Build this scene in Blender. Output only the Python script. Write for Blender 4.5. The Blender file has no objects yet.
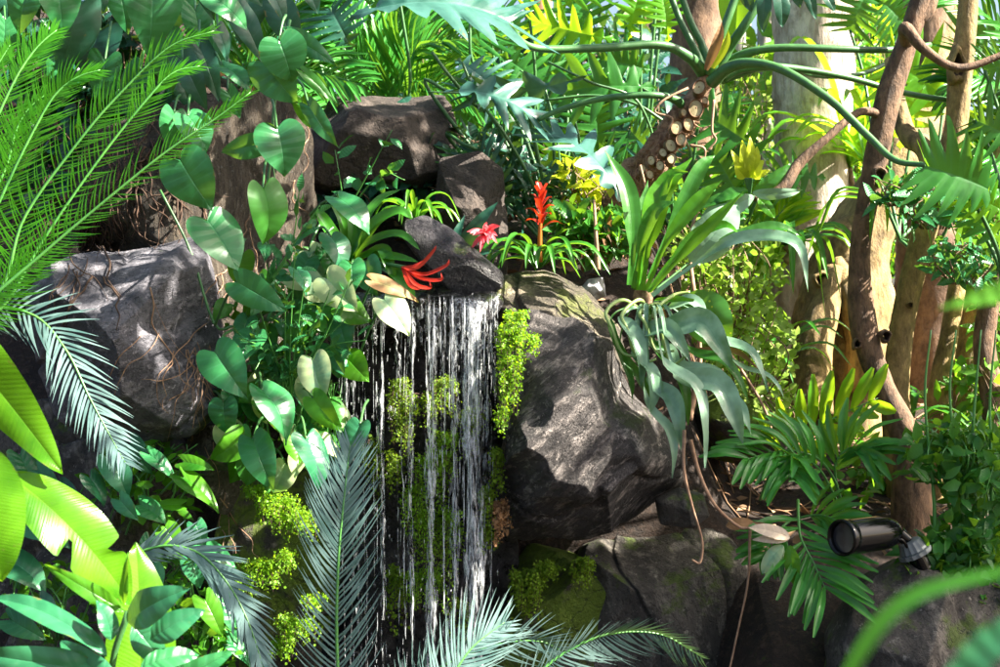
import bpy, bmesh, math, random
import numpy as np
from mathutils import Vector, noise
from mathutils.bvhtree import BVHTree

random.seed(7)
rng = np.random.default_rng(7)
scene = bpy.context.scene
COL = scene.collection

# ---------------------------------------------------------------- camera, sky, sun
ZC = 1.5
F = 0.72                      # 36 mm sensor / 50 mm lens
cam_d = bpy.data.cameras.new('camera'); cam = bpy.data.objects.new('camera', cam_d)
COL.objects.link(cam); cam.location = (0, 0, ZC); cam.rotation_euler = (math.pi/2, 0, 0)
cam_d.lens = 50; cam_d.sensor_width = 36; cam_d.clip_start = 0.05; cam_d.clip_end = 400
cam_d.dof.use_dof = True; cam_d.dof.focus_distance = 3.4; cam_d.dof.aperture_fstop = 9.0
scene.camera = cam

S = Vector((0.74, -0.15, 0.62)).normalized()      # towards the sun
world = bpy.data.worlds.new('World'); scene.world = world; world.use_nodes = True
wn = world.node_tree; bg = wn.nodes['Background']
sky = wn.nodes.new('ShaderNodeTexSky'); sky.sky_type = 'NISHITA'; sky.sun_disc = False
sky.sun_elevation = math.asin(S.z); sky.sun_rotation = math.atan2(S.x, S.y)
sky.air_density = 1.0; sky.dust_density = 4.0
wn.links.new(sky.outputs[0], bg.inputs[0]); bg.inputs[1].default_value = 0.05
sl = bpy.data.lights.new('sun', 'SUN'); sl.energy = 5.0; sl.angle = math.radians(0.5); sl.color = (1.0, 0.93, 0.80)
so = bpy.data.objects.new('sun', sl); COL.objects.link(so); so.rotation_euler = (-S).to_track_quat('-Z', 'Y').to_euler()
so.location = (6, 2, 8)
scene.view_settings.view_transform = 'Standard'; scene.view_settings.look = 'None'
scene.view_settings.exposure = 2.65; scene.view_settings.gamma = 1.0
scene.render.engine = 'CYCLES'
scene.cycles.use_denoising = True
scene.cycles.max_bounces = 6; scene.cycles.diffuse_bounces = 3; scene.cycles.transmission_bounces = 5; scene.cycles.transparent_max_bounces = 12
scene.cycles.caustics_reflective = False; scene.cycles.caustics_refractive = False
scene.cycles.sample_clamp_indirect = 6

# ---------------------------------------------------------------- helpers
def P(px, py, d):
    return Vector(((px-500)/1000*F*d, d, ZC-(py-333.5)/1000*F*d))
def PX(px, d): return px/1000*F*d
def rnd(a, b): return random.uniform(a, b)

def catmull(pts, n):
    pts = [Vector(p) for p in pts]
    if len(pts) == 2:
        return [pts[0].lerp(pts[1], i/(n-1)) for i in range(n)]
    ext = [pts[0]*2-pts[1]] + pts + [pts[-1]*2-pts[-2]]
    out = []; m = len(pts)-1
    for i in range(n):
        t = i/(n-1)*m; k = min(int(t), m-1); t -= k
        a, b, c, d = ext[k:k+4]
        out.append(0.5*((2*b)+(c-a)*t+(2*a-5*b+4*c-d)*t*t+(3*b-a-3*c+d)*t*t*t))
    return out
def interp(keys, t):
    for (t0, v0), (t1, v1) in zip(keys, keys[1:]):
        if t <= t1: return v0+(v1-v0)*max(0, (t-t0))/max(1e-9, t1-t0)
    return keys[-1][1]

class MB:
    def __init__(s): s.v = []; s.f = []; s.uv = []
    def add(s, vs, fs, uvs=None):
        o = len(s.v); s.v += [tuple(v) for v in vs]
        for f in fs:
            s.f.append([i+o for i in f])
            for i in f: s.uv.append(uvs[i] if uvs else (0.5, 0.5))
    def build(s, name, mat, parent=None, smooth=True, loc=None):
        me = bpy.data.meshes.new(name)
        if parent is not None:
            off = Vector((0, 0, 0)); p = parent
            while p is not None: off = off + p.location; p = p.parent
        else:
            off = Vector(loc) if loc is not None else (Vector(np.mean(np.array(s.v), axis=0)) if s.v else Vector((0, 0, 0)))
        a = np.array(s.v, dtype=np.float64).reshape(-1, 3) - np.array(off)
        me.from_pydata(a.tolist(), [], s.f)
        u = me.uv_layers.new(name='UVMap')
        if s.uv: u.data.foreach_set('uv', np.array(s.uv, dtype=np.float32).ravel())
        if smooth: me.polygons.foreach_set('use_smooth', [True]*len(me.polygons))
        me.materials.append(mat); me.update()
        o = bpy.data.objects.new(name, me); COL.objects.link(o)
        if parent is not None: o.parent = parent
        else: o.location = off
        return o

def tag(o, label=None, cat=None, group=None, kind=None):
    if label: o['label'] = label
    if cat: o['category'] = cat
    if group: o['group'] = group
    if kind: o['kind'] = kind
    return o
def thing(name, label, cat, loc, group=None):
    o = bpy.data.objects.new(name, None); COL.objects.link(o); o.location = loc; o.empty_display_size = 0.05
    return tag(o, label, cat, group)

# ---------------------------------------------------------------- materials
def nodes(name):
    m = bpy.data.materials.new(name); m.use_nodes = True
    nt = m.node_tree; b = nt.nodes['Principled BSDF']; return m, nt, b, nt.nodes['Material Output']
def N(nt, t, **kw):
    n = nt.nodes.new(t)
    for k, v in kw.items():
        if isinstance(k, str) and hasattr(n, k): setattr(n, k, v)
    return n
def mixc(nt, fac, a, b, blend='MIX'):
    n = nt.nodes.new('ShaderNodeMix'); n.data_type = 'RGBA'; n.blend_type = blend
    for sock, v in ((n.inputs[0], fac), (n.inputs[6], a), (n.inputs[7], b)):
        if hasattr(v, 'links') or hasattr(v, 'is_linked'): nt.links.new(v, sock)
        elif isinstance(v, (int, float)): sock.default_value = v
        else: sock.default_value = (*v, 1)
    return n.outputs[2]
def math_(nt, op, a, b=0.0, c=None):
    n = nt.nodes.new('ShaderNodeMath'); n.operation = op
    for sock, v in zip(n.inputs, (a, b, c)):
        if v is None: continue
        if isinstance(v, (int, float)): sock.default_value = v
        else: nt.links.new(v, sock)
    return n.outputs[0]
def ramp(nt, fac, lo, hi):
    n = nt.nodes.new('ShaderNodeMapRange'); nt.links.new(fac, n.inputs[0])
    n.inputs[1].default_value = lo; n.inputs[2].default_value = hi; return n.outputs[0]
def noise_(nt, co, scale, detail=4, rough=0.6, dist=0.0):
    n = nt.nodes.new('ShaderNodeTexNoise'); n.inputs['Scale'].default_value = scale
    n.inputs['Detail'].default_value = detail; n.inputs['Roughness'].default_value = rough
    n.inputs['Distortion'].default_value = dist
    nt.links.new(co, n.inputs['Vector']); return n.outputs['Fac']

def leafmat(name, c1, c2, trans=0.35, rough=0.38, nv=9, vein=0.35, vcol=None, tcol=None, spots=None, pale=None, bstr=0.3):
    m, nt, b, out = nodes(name)
    geo = N(nt, 'ShaderNodeNewGeometry'); uv = N(nt, 'ShaderNodeUVMap'); uv.uv_map = 'UVMap'
    oi = N(nt, 'ShaderNodeObjectInfo'); tc = N(nt, 'ShaderNodeTexCoord')
    sep = N(nt, 'ShaderNodeSeparateXYZ'); nt.links.new(uv.outputs[0], sep.inputs[0])
    r = math_(nt, 'FRACT', math_(nt, 'ADD', geo.outputs['Random Per Island'], oi.outputs['Random']))
    base = mixc(nt, r, c1, c2)
    nz = noise_(nt, tc.outputs['Object'], 14, 3)
    base = mixc(nt, ramp(nt, nz, 0.35, 0.75), base, [min(1, x*1.35+0.004) for x in c2])
    n2 = noise_(nt, tc.outputs['Object'], 120, 2)
    base = mixc(nt, math_(nt, 'MULTIPLY', ramp(nt, n2, 0.62, 0.8), 0.25), base, (0.16, 0.2, 0.08))
    vc = vcol or [min(1, x*2.2+0.05) for x in c1]
    if vein > 0:
        mid = math_(nt, 'SUBTRACT', 1.0, ramp(nt, sep.outputs[0], 0.015, 0.055))
        w = math_(nt, 'FRACT', math_(nt, 'MULTIPLY', sep.outputs[1], float(nv)))
        w = math_(nt, 'ABSOLUTE', math_(nt, 'SUBTRACT', w, 0.5))
        lat = math_(nt, 'SUBTRACT', 1.0, ramp(nt, w, 0.0, 0.13))
        v = math_(nt, 'MAXIMUM', mid, math_(nt, 'MULTIPLY', lat, 0.75))
        base = mixc(nt, math_(nt, 'MULTIPLY', v, vein), base, vc)
        hb = math_(nt, 'ADD', math_(nt, 'MULTIPLY', w, 2.0), math_(nt, 'MULTIPLY', mid, -0.6))
        bump = N(nt, 'ShaderNodeBump'); bump.inputs['Strength'].default_value = bstr; bump.inputs['Distance'].default_value = 0.0015
        nt.links.new(hb, bump.inputs['Height']); nt.links.new(bump.outputs[0], b.inputs['Normal'])
    if vein > 0:
        ne = noise_(nt, tc.outputs['Object'], 30, 4, 0.7)
        brn = math_(nt, 'MULTIPLY', ramp(nt, math_(nt, 'ADD', ne, math_(nt, 'MULTIPLY', ramp(nt, sep.outputs[0], 0.7, 1.0), 0.16)), 0.72, 0.78), 0.8)
        base = mixc(nt, brn, base, (0.16, 0.12, 0.03))
        nb = noise_(nt, tc.outputs['Object'], 7, 4, 0.6)
        base = mixc(nt, math_(nt, 'MULTIPLY', ramp(nt, nb, 0.45, 0.7), 0.45), base, [min(1, x*1.7+0.01) for x in c2])
    if pale:      # creamy areas along the margin
        n3 = noise_(nt, tc.outputs['Object'], 22, 3)
        pf = math_(nt, 'MULTIPLY', ramp(nt, math_(nt, 'ADD', n3, math_(nt, 'MULTIPLY', sep.outputs[0], 0.25)), 0.5, 0.72), 0.85)
        base = mixc(nt, pf, base, pale)
    if spots:
        vo = N(nt, 'ShaderNodeTexVoronoi'); vo.inputs['Scale'].default_value = 60; nt.links.new(tc.outputs['Object'], vo.inputs['Vector'])
        sp = math_(nt, 'LESS_THAN', vo.outputs['Distance'], 0.17)
        base = mixc(nt, sp, base, spots)
    nt.links.new(base, b.inputs['Base Color'])
    b.inputs['Roughness'].default_value = rough; b.inputs['Specular IOR Level'].default_value = 0.4
    tr = N(nt, 'ShaderNodeBsdfTranslucent')
    t = mixc(nt, 0.75, base, tcol or (0.22, 0.42, 0.015)); nt.links.new(t, tr.inputs[0])
    mx = N(nt, 'ShaderNodeMixShader'); mx.inputs[0].default_value = trans
    nt.links.new(b.outputs[0], mx.inputs[1]); nt.links.new(tr.outputs[0], mx.inputs[2]); nt.links.new(mx.outputs[0], out.inputs[0])
    return m

def stemmat(name, c1, c2, rough=0.5, scale=30, bumpd=0.002, stretch=1.0):
    m, nt, b, out = nodes(name); tc = N(nt, 'ShaderNodeTexCoord')
    mp = N(nt, 'ShaderNodeMapping'); mp.inputs['Scale'].default_value = (1, 1, stretch); nt.links.new(tc.outputs['Object'], mp.inputs[0])
    nz = noise_(nt, mp.outputs[0], scale, 6, 0.7)
    col = mixc(nt, ramp(nt, nz, 0.35, 0.65), c1, c2)
    if bumpd > 0.005:
        n5 = noise_(nt, tc.outputs['Object'], scale*0.22, 5, 0.7, 0.6); col = mixc(nt, math_(nt, 'MULTIPLY', ramp(nt, n5, 0.5, 0.66), 0.6), col, [x*0.45 for x in c1])
        col = mixc(nt, math_(nt, 'MULTIPLY', ramp(nt, n5, 0.44, 0.34), 0.5), col, [x*1.35 for x in c2])
    nt.links.new(col, b.inputs['Base Color'])
    b.inputs['Roughness'].default_value = rough
    bp = N(nt, 'ShaderNodeBump'); bp.inputs['Strength'].default_value = 0.8; bp.inputs['Distance'].default_value = bumpd
    nt.links.new(nz, bp.inputs['Height']); nt.links.new(bp.outputs[0], b.inputs['Normal'])
    return m

def rockmat(name, dark, mid, light, moss=0.0, wet=0.0, stretch=(1, 1, 1), rot=(0, 0, 0), sc=1.0, mosscol=(0.07, 0.11, 0.01), bump=1.0, lich=0.5):
    m, nt, b, out = nodes(name); tc = N(nt, 'ShaderNodeTexCoord'); geo = N(nt, 'ShaderNodeNewGeometry')
    mr = N(nt, 'ShaderNodeMapping'); mr.inputs['Rotation'].default_value = rot; nt.links.new(tc.outputs['Object'], mr.inputs[0])
    mp = N(nt, 'ShaderNodeMapping'); mp.inputs['Scale'].default_value = stretch
    nt.links.new(mr.outputs[0], mp.inputs[0]); co = mp.outputs[0]
    n1 = noise_(nt, co, 3.5*sc, 8, 0.65, 0.4); n2 = noise_(nt, co, 16*sc, 8, 0.7, 0.2); n3 = noise_(nt, tc.outputs['Object'], 90*sc, 5, 0.7)
    c = mixc(nt, ramp(nt, n1, 0.38, 0.62), dark, mid)
    c = mixc(nt, math_(nt, 'MULTIPLY', ramp(nt, n2, 0.52, 0.70), 0.85), c, light)
    c = mixc(nt, math_(nt, 'MULTIPLY', ramp(nt, n3, 0.42, 0.30), 0.0), c, dark)
    dk = ramp(nt, n3, 0.48, 0.36)
    c = mixc(nt, math_(nt, 'MULTIPLY', dk, 0.55), c, [x*0.35 for x in dark])
    lc = ramp(nt, noise_(nt, tc.outputs['Object'], 34*sc, 6, 0.75), 0.60, 0.68)
    c = mixc(nt, math_(nt, 'MULTIPLY', lc, lich), c, [min(1, x*1.7+0.05) for x in light])
    if moss > 0:
        sn = N(nt, 'ShaderNodeSeparateXYZ'); nt.links.new(geo.outputs['Normal'], sn.inputs[0])
        nm = noise_(nt, tc.outputs['Object'], 5*sc, 6, 0.7)
        f = math_(nt, 'ADD', nm, math_(nt, 'MULTIPLY', sn.outputs[2], 0.10))
        f = ramp(nt, f, 0.72-moss*0.4, 0.80-moss*0.4)
        mc = mixc(nt, n3, [x*0.5 for x in mosscol], [x*1.6 for x in mosscol])
        c = mixc(nt, math_(nt, 'MULTIPLY', f, 0.9), c, mc)
    ROCKC = c
    b.inputs['Roughness'].default_value = 0.85-0.6*wet
    if wet: 
        nt.links.new(math_(nt, 'MULTIPLY_ADD', n2, 0.5, 0.05), b.inputs['Roughness']); b.inputs['Specular IOR Level'].default_value = 0.6
    vo = N(nt, 'ShaderNodeTexVoronoi'); vo.feature = 'DISTANCE_TO_EDGE'; vo.inputs['Scale'].default_value = 5*sc
    wv = N(nt, 'ShaderNodeVectorMath'); wv.operation = 'MULTIPLY_ADD'
    cn = N(nt, 'ShaderNodeTexNoise'); cn.inputs['Scale'].default_value = 6; cn.inputs['Detail'].default_value = 5; nt.links.new(co, cn.inputs['Vector'])
    nt.links.new(cn.outputs['Color'], wv.inputs[0]); wv.inputs[1].default_value = (0.5, 0.5, 0.5); nt.links.new(co, wv.inputs[2])
    nt.links.new(wv.outputs[0], vo.inputs['Vector'])
    crack = ramp(nt, vo.outputs['Distance'], 0.0, 0.02)
    vm = ramp(nt, noise_(nt, co, 3*sc, 3), 0.45, 0.6)
    ck = math_(nt, 'MULTIPLY', math_(nt, 'SUBTRACT', 1.0, ramp(nt, vo.outputs['Distance'], 0.0, 0.012)), vm)
    nt.links.new(mixc(nt, math_(nt, 'MULTIPLY', ck, 0.75), ROCKC, [x*0.3 for x in dark]), b.inputs['Base Color'])
    h = math_(nt, 'ADD', math_(nt, 'MULTIPLY', n2, 1.6), math_(nt, 'MULTIPLY', n3, 0.6))
    h = math_(nt, 'ADD', h, math_(nt, 'MULTIPLY', crack, 0.25))
    bp = N(nt, 'ShaderNodeBump'); bp.inputs['Strength'].default_value = 0.9*bump; bp.inputs['Distance'].default_value = 0.02
    nt.links.new(h, bp.inputs['Height']); nt.links.new(bp.outputs[0], b.inputs['Normal'])
    return m

L = {}
L['heart'] = leafmat('heart_leaf', (0.010, 0.10, 0.034), (0.026, 0.16, 0.048), 0.28, 0.28, 8, 0.42, bstr=0.6)
L['heart_lit'] = leafmat('heart_leaf_lit', (0.025, 0.16, 0.02), (0.05, 0.22, 0.03), 0.5, 0.35, 8, 0.35)  # backlit copy of heart: sun through the leaf put into its colour
L['heart_pale'] = leafmat('heart_leaf_pale', (0.09, 0.22, 0.12), (0.22, 0.36, 0.2), 0.22, 0.4, 8, 0.3, pale=(0.46, 0.54, 0.26))
L['heart_brown'] = leafmat('heart_leaf_withered', (0.22, 0.24, 0.09), (0.35, 0.3, 0.12), 0.25, 0.6, 8, 0.3, pale=(0.36, 0.17, 0.07))
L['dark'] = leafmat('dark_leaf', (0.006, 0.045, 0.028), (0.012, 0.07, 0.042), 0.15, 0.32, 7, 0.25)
L['teal'] = leafmat('teal_leaf', (0.008, 0.085, 0.038), (0.024, 0.14, 0.058), 0.2, 0.28, 8, 0.3)
L['grass'] = leafmat('fresh_leaf', (0.02, 0.14, 0.008), (0.07, 0.24, 0.01), 0.5, 0.3, 9, 0.22)
L['mid'] = leafmat('mid_green_leaf', (0.012, 0.10, 0.01), (0.035, 0.16, 0.018), 0.42, 0.36, 9, 0.3)
L['yellow'] = leafmat('yellow_leaf', (0.42, 0.52, 0.02), (0.55, 0.62, 0.03), 0.5, 0.4, 9, 0.15, tcol=(0.6, 0.7, 0.03))
L['banana'] = leafmat('broad_leaf', (0.035, 0.17, 0.004), (0.09, 0.25, 0.006), 0.5, 0.25, 60, 0.07, tcol=(0.26, 0.5, 0.006), vcol=(0.4, 0.4, 0.06), bstr=0.12)
L['cycad_fresh'] = leafmat('cycad_fresh', (0.012, 0.12, 0.006), (0.045, 0.21, 0.008), 0.5, 0.3, 1, 0.0, tcol=(0.28, 0.6, 0.005))
L['cycad_blue'] = leafmat('cycad_blue', (0.03, 0.085, 0.078), (0.13, 0.21, 0.20), 0.12, 0.30, 1, 0.0)
L['palm'] = leafmat('palm_leaf', (0.014, 0.13, 0.018), (0.05, 0.23, 0.03), 0.38, 0.25, 1, 0.0)
L['palm_lit'] = leafmat('palm_leaf_lit', (0.03, 0.19, 0.006), (0.08, 0.27, 0.01), 0.6, 0.3, 1, 0.0, tcol=(0.5, 0.75, 0.02))  # palm again, with backlight put into its yellower colour
L['strap'] = leafmat('strap_leaf', (0.018, 0.12, 0.01), (0.045, 0.2, 0.018), 0.4, 0.25, 1, 0.0)
L['greywhite'] = leafmat('highlight_leaf', (0.05, 0.15, 0.075), (0.20, 0.33, 0.22), 0.2, 0.2, 8, 0.15)  # white sun highlights put into the pale base of green leaves
L['spotted'] = leafmat('spotted_leaf', (0.02, 0.13, 0.015), (0.04, 0.16, 0.02), 0.4, 0.35, 8, 0.25, spots=(0.6, 0.6, 0.04))
L['maiden'] = leafmat('maidenhair', (0.03, 0.15, 0.005), (0.18, 0.36, 0.012), 0.45, 0.5, 1, 0.0, tcol=(0.5, 0.75, 0.02))
L['moss'] = leafmat('moss', (0.06, 0.15, 0.006), (0.16, 0.26, 0.01), 0.3, 0.8, 1, 0.0, tcol=(0.35, 0.5, 0.01))
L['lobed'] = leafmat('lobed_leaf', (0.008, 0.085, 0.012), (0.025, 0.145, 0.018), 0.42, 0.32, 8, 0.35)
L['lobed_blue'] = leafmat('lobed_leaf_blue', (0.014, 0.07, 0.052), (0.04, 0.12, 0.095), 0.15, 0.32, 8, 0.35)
L['lobed_lit'] = leafmat('lobed_leaf_lit', (0.035, 0.19, 0.006), (0.08, 0.27, 0.01), 0.55, 0.36, 8, 0.3, tcol=(0.5, 0.8, 0.02))  # lobed again, with sunlight put into the brighter colour
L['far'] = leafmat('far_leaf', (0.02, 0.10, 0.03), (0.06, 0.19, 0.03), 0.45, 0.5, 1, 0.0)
L['far_lit'] = leafmat('far_leaf_lit', (0.04, 0.18, 0.012), (0.11, 0.28, 0.02), 0.5, 0.45, 1, 0.0)  # lit twin of far: sunshine put into the lighter greens
L['creeper'] = leafmat('creeper_leaf', (0.12, 0.26, 0.02), (0.30, 0.42, 0.08), 0.45, 0.35, 1, 0.0)
L['orange'] = leafmat('orange_stalk', (0.32, 0.16, 0.015), (0.36, 0.07, 0.01), 0.3, 0.4, 1, 0.0, tcol=(0.7, 0.3, 0.02))
L['red'] = leafmat('red_bract', (0.26, 0.010, 0.008), (0.42, 0.03, 0.012), 0.3, 0.3, 1, 0.0, tcol=(0.7, 0.05, 0.01))
L['pink'] = leafmat('pink_bract', (0.6, 0.03, 0.06), (0.8, 0.16, 0.18), 0.3, 0.4, 1, 0.0, tcol=(0.9, 0.1, 0.1))
L['dead'] = leafmat('dead_leaf', (0.10, 0.045, 0.018), (0.26, 0.14, 0.06), 0.25, 0.8, 8, 0.3, tcol=(0.4, 0.2, 0.06))
L['straw'] = leafmat('straw_leaf', (0.5, 0.38, 0.26), (0.6, 0.48, 0.36), 0.2, 0.7, 8, 0.3, tcol=(0.5, 0.4, 0.25))
L['litter'] = leafmat('litter', (0.10, 0.05, 0.025), (0.3, 0.18, 0.10), 0.1, 0.9, 1, 0.0, tcol=(0.3, 0.15, 0.06))
M_stem = stemmat('green_stem', (0.05, 0.20, 0.04), (0.09, 0.27, 0.05), 0.35, 12, 0.0005)
M_petiole = stemmat('petiole', (0.03, 0.11, 0.03), (0.07, 0.19, 0.055), 0.4, 26, 0.0012, 0.6)
M_palestem = stemmat('pale_stem', (0.24, 0.36, 0.10), (0.32, 0.44, 0.14), 0.4, 10, 0.0005)
M_twig = stemmat('twig', (0.13, 0.075, 0.045), (0.25, 0.16, 0.10), 0.8, 40, 0.003)
M_root = stemmat('root', (0.22, 0.12, 0.07), (0.42, 0.26, 0.16), 0.8, 40, 0.003)
M_darkroot = stemmat('dark_root', (0.03, 0.016, 0.010), (0.09, 0.05, 0.03), 0.9, 40, 0.003)
M_bark = stemmat('bark', (0.11, 0.07, 0.025), (0.38, 0.26, 0.10), 0.8, 34, 0.016, 0.4)
M_barkred = stemmat('bark_reddish', (0.05, 0.027, 0.014), (0.23, 0.13, 0.07), 0.8, 40, 0.016, 0.4)
M_barkdark = stemmat('bark_dark', (0.09, 0.05, 0.03), (0.25, 0.15, 0.09), 0.85, 30, 0.010, 0.5)
M_barkbig = stemmat('bark_big', (0.34, 0.25, 0.18), (0.72, 0.62, 0.52), 0.9, 30, 0.03, 0.22)
M_paletrunk = stemmat('pale_trunk', (0.30, 0.25, 0.24), (0.5, 0.44, 0.42), 0.9, 14, 0.01, 0.4)
M_redtrunk = stemmat('red_trunk', (0.24, 0.11, 0.06), (0.4, 0.22, 0.13), 0.9, 20, 0.01, 0.4)
M_hairy = stemmat('fibre_trunk', (0.10, 0.05, 0.03), (0.42, 0.26, 0.16), 0.9, 60, 0.008)
M_scar = stemmat('leaf_scar', (0.30, 0.24, 0.11), (0.55, 0.48, 0.28), 0.7, 30, 0.001)
M_scarrim = stemmat('scar_rim', (0.12, 0.06, 0.03), (0.2, 0.11, 0.06), 0.8, 50, 0.002)
R_left = rockmat('rock_blue_grey', (0.055, 0.054, 0.068), (0.17, 0.165, 0.19), (0.42, 0.39, 0.43), 0.10, 0, (1, 1, 2.4), (0, 0.5, 0))
R_pillar = rockmat('rock_brown_fibrous', (0.12, 0.08, 0.05), (0.42, 0.32, 0.22), (0.76, 0.65, 0.5), 0.0, 0, (2.4, 2.4, 0.5), (0, 0.1, 0), 2.0, bump=2.2)
R_top = rockmat('rock_dark', (0.025, 0.019, 0.016), (0.075, 0.055, 0.045), (0.15, 0.115, 0.095), 0.0, 0)
R_wet = rockmat('rock_wet', (0.010, 0.010, 0.013), (0.045, 0.04, 0.045), (0.14, 0.13, 0.14), 0.18, 1.0, (1, 1, 1), sc=1.6, bump=1.3, lich=0.25)
R_big = rockmat('rock_banded', (0.03, 0.026, 0.026), (0.12, 0.105, 0.10), (0.56, 0.49, 0.45), 0.27, 0, (1.0, 1.0, 3.4), (0, 0.75, 0), 0.9, bump=1.3, mosscol=(0.05, 0.07, 0.015))
R_tan = rockmat('rock_tan_mossy', (0.04, 0.032, 0.024), (0.15, 0.125, 0.09), (0.48, 0.4, 0.28), 0.30, 0, bump=1.5, mosscol=(0.13, 0.15, 0.03))
R_low = rockmat('rock_low', (0.03, 0.027, 0.024), (0.11, 0.095, 0.08), (0.28, 0.25, 0.21), 0.33, 0, (1.4, 1.4, 0.8), (0, 0.3, 0))
R_mossy = rockmat('rock_mossy', (0.03, 0.026, 0.022), (0.08, 0.07, 0.05), (0.2, 0.17, 0.13), 0.68, 0, mosscol=(0.11, 0.17, 0.008))
R_pale = rockmat('rock_pale', (0.35, 0.33, 0.36), (0.5, 0.48, 0.52), (0.7, 0.68, 0.7), 0, 0, bump=0.4)
R_soil = rockmat('soil', (0.025, 0.014, 0.010), (0.08, 0.046, 0.03), (0.2, 0.12, 0.08), 0.08, 0, (1, 1, 1), sc=2.5, bump=1.5, lich=0.15)

# ---------------------------------------------------------------- shapes
HEART = [(0, 0.02), (0.22, -0.10), (0.5, -0.16), (0.78, -0.10), (0.96, 0.06), (1.0, 0.24), (0.92, 0.42), (0.74, 0.60), (0.48, 0.77), (0.22, 0.90), (0.07, 0.97), (0, 1.02)]
OVAL = [(0, 0), (0.35, 0.05), (0.75, 0.18), (0.97, 0.34), (1.0, 0.48), (0.86, 0.66), (0.6, 0.82), (0.3, 0.93), (0, 1.0)]
LANCE = [(0, 0), (0.3, 0.04), (0.7, 0.14), (0.96, 0.28), (1, 0.38), (0.85, 0.58), (0.55, 0.78), (0.25, 0.92), (0, 1.0)]
ARROW = [(0, 0.02), (0.25, -0.12), (0.5, -0.24), (0.78, -0.22), (0.92, -0.05), (0.98, 0.14), (0.9, 0.34), (0.72, 0.55), (0.45, 0.76), (0.2, 0.91), (0, 1.02)]
def shape_fn(keys):
    pts = [Vector((x, y, 0)) for x, y in keys]; c = catmull(pts, 121)
    def f(t):
        q = c[int(round(t*120))]; return max(0, q.x), q.y
    return f
SH = {'heart': shape_fn(HEART), 'oval': shape_fn(OVAL), 'lance': shape_fn(LANCE), 'arrow': shape_fn(ARROW)}

def orient(B, T, n=None, roll=0.0):
    a = (T-B); Ln = a.length; a = a/Ln
    if n is None: n = (Vector((0, 0, ZC))-B).normalized()*0.9+Vector((0.1, 0, 0.35))
    n = (n-a*n.dot(a)).normalized(); s = a.cross(n)
    n2 = n*math.cos(roll)+s*math.sin(roll); s2 = a.cross(n2)
    return a, n2, s2, Ln

def blade(mb, B, T, w, shape='heart', n=None, roll=0.0, bend=0.10, fold=0.18, wave=0.03, nt=26, nj=4, lobes=0, depth=0.7, tears=(), droop=0.0):
    """one leaf: rows of vertices run from the midrib to the margin along the side veins"""
    a, nn, s, Ln = orient(B, T, n, roll); hw = w/2; fs = SH[shape]
    ph = rnd(0, 6.28); wk = rnd(9, 15)
    if lobes: nt = lobes*9
    for sd in (-1, 1):
        vs = []; fc = []; uvs = []
        for i in range(nt+1):
            t = i/nt; x, y = fs(t)
            sm = max(0.0, (t-0.16)/0.84)**1.15
            if shape in ('oval', 'lance'): sm = max(0, y-0.10*x)
            k = 1.0
            if lobes and 0.03 < t < 0.985:
                g = 0.5+0.5*math.cos(2*math.pi*lobes*t); k = 1-depth*g**1.25
                k *= 1-0.13*(0.5+0.5*math.cos(2*math.pi*lobes*3*t+0.6))*(1-g)
                k *= 1+0.12*math.sin(t*37+ph)
            for (sdt, tt, wd, dp) in tears:
                if sdt == sd: k *= 1-dp*math.exp(-((t-tt)/wd)**2)
            for j in range(nj+1):
                u = j/nj; e = u*k
                X = x*e; Y = sm+(y-sm)*e
                z = bend*Ln*4*max(-0.2, Y)*(1-Y)*(1 if Y > 0 else 0.5) - droop*Ln*Y*Y
                z += fold*hw*abs(X)-fold*0.8*hw*X*X*1.0
                z += wave*Ln*math.sin(wk*t+ph+sd)*u*u
                vs.append(B+a*(Y*Ln)+s*(sd*X*hw)+nn*z); uvs.append((e, t))
        for i in range(nt):
            for j in range(nj):
                q = [i*(nj+1)+j, i*(nj+1)+j+1, (i+1)*(nj+1)+j+1, (i+1)*(nj+1)+j]
                fc.append(q if sd > 0 else q[::-1])
        mb.add(vs, fc, uvs)

def tube(mb, pts, r, seg=8, n=None, jit=0.0, bumps=0.0, cap=True):
    """pts list of Vectors; r float or list of key radii"""
    n = n or max(4, len(pts)*4); c = catmull(pts, n)
    rk = r if isinstance(r, (list, tuple)) else [r, r]
    vs = []; fc = []; uvs = []
    t0 = (c[1]-c[0]).normalized(); ref = Vector((0, 0, 1)) if abs(t0.z) < 0.9 else Vector((0, 1, 0))
    side = t0.cross(ref).normalized()
    for i, p in enumerate(c):
        t = (c[min(i+1, n-1)]-c[max(i-1, 0)]).normalized()
        side = (side-t*side.dot(t)).normalized(); up = t.cross(side)
        f = i/(n-1)*(len(rk)-1); k = min(int(f), len(rk)-2); rr = rk[k]+(rk[k+1]-rk[k])*(f-k)
        for j in range(seg):
            an = 2*math.pi*j/seg; d = side*math.cos(an)+up*math.sin(an)
            r2 = rr
            if bumps: r2 *= 1+bumps*noise.fractal(p*6+d*0.9, 1.0, 2.0, 4)
            vs.append(p+d*r2); uvs.append((j/seg, i/(n-1)))
    for i in range(n-1):
        for j in range(seg):
            fc.append([i*seg+j, i*seg+(j+1) % seg, (i+1)*seg+(j+1) % seg, (i+1)*seg+j])
    if cap:
        fc.append(list(range(seg))[::-1]); fc.append([(n-1)*seg+j for j in range(seg)])
    mb.add(vs, fc, uvs)
    return c

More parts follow.
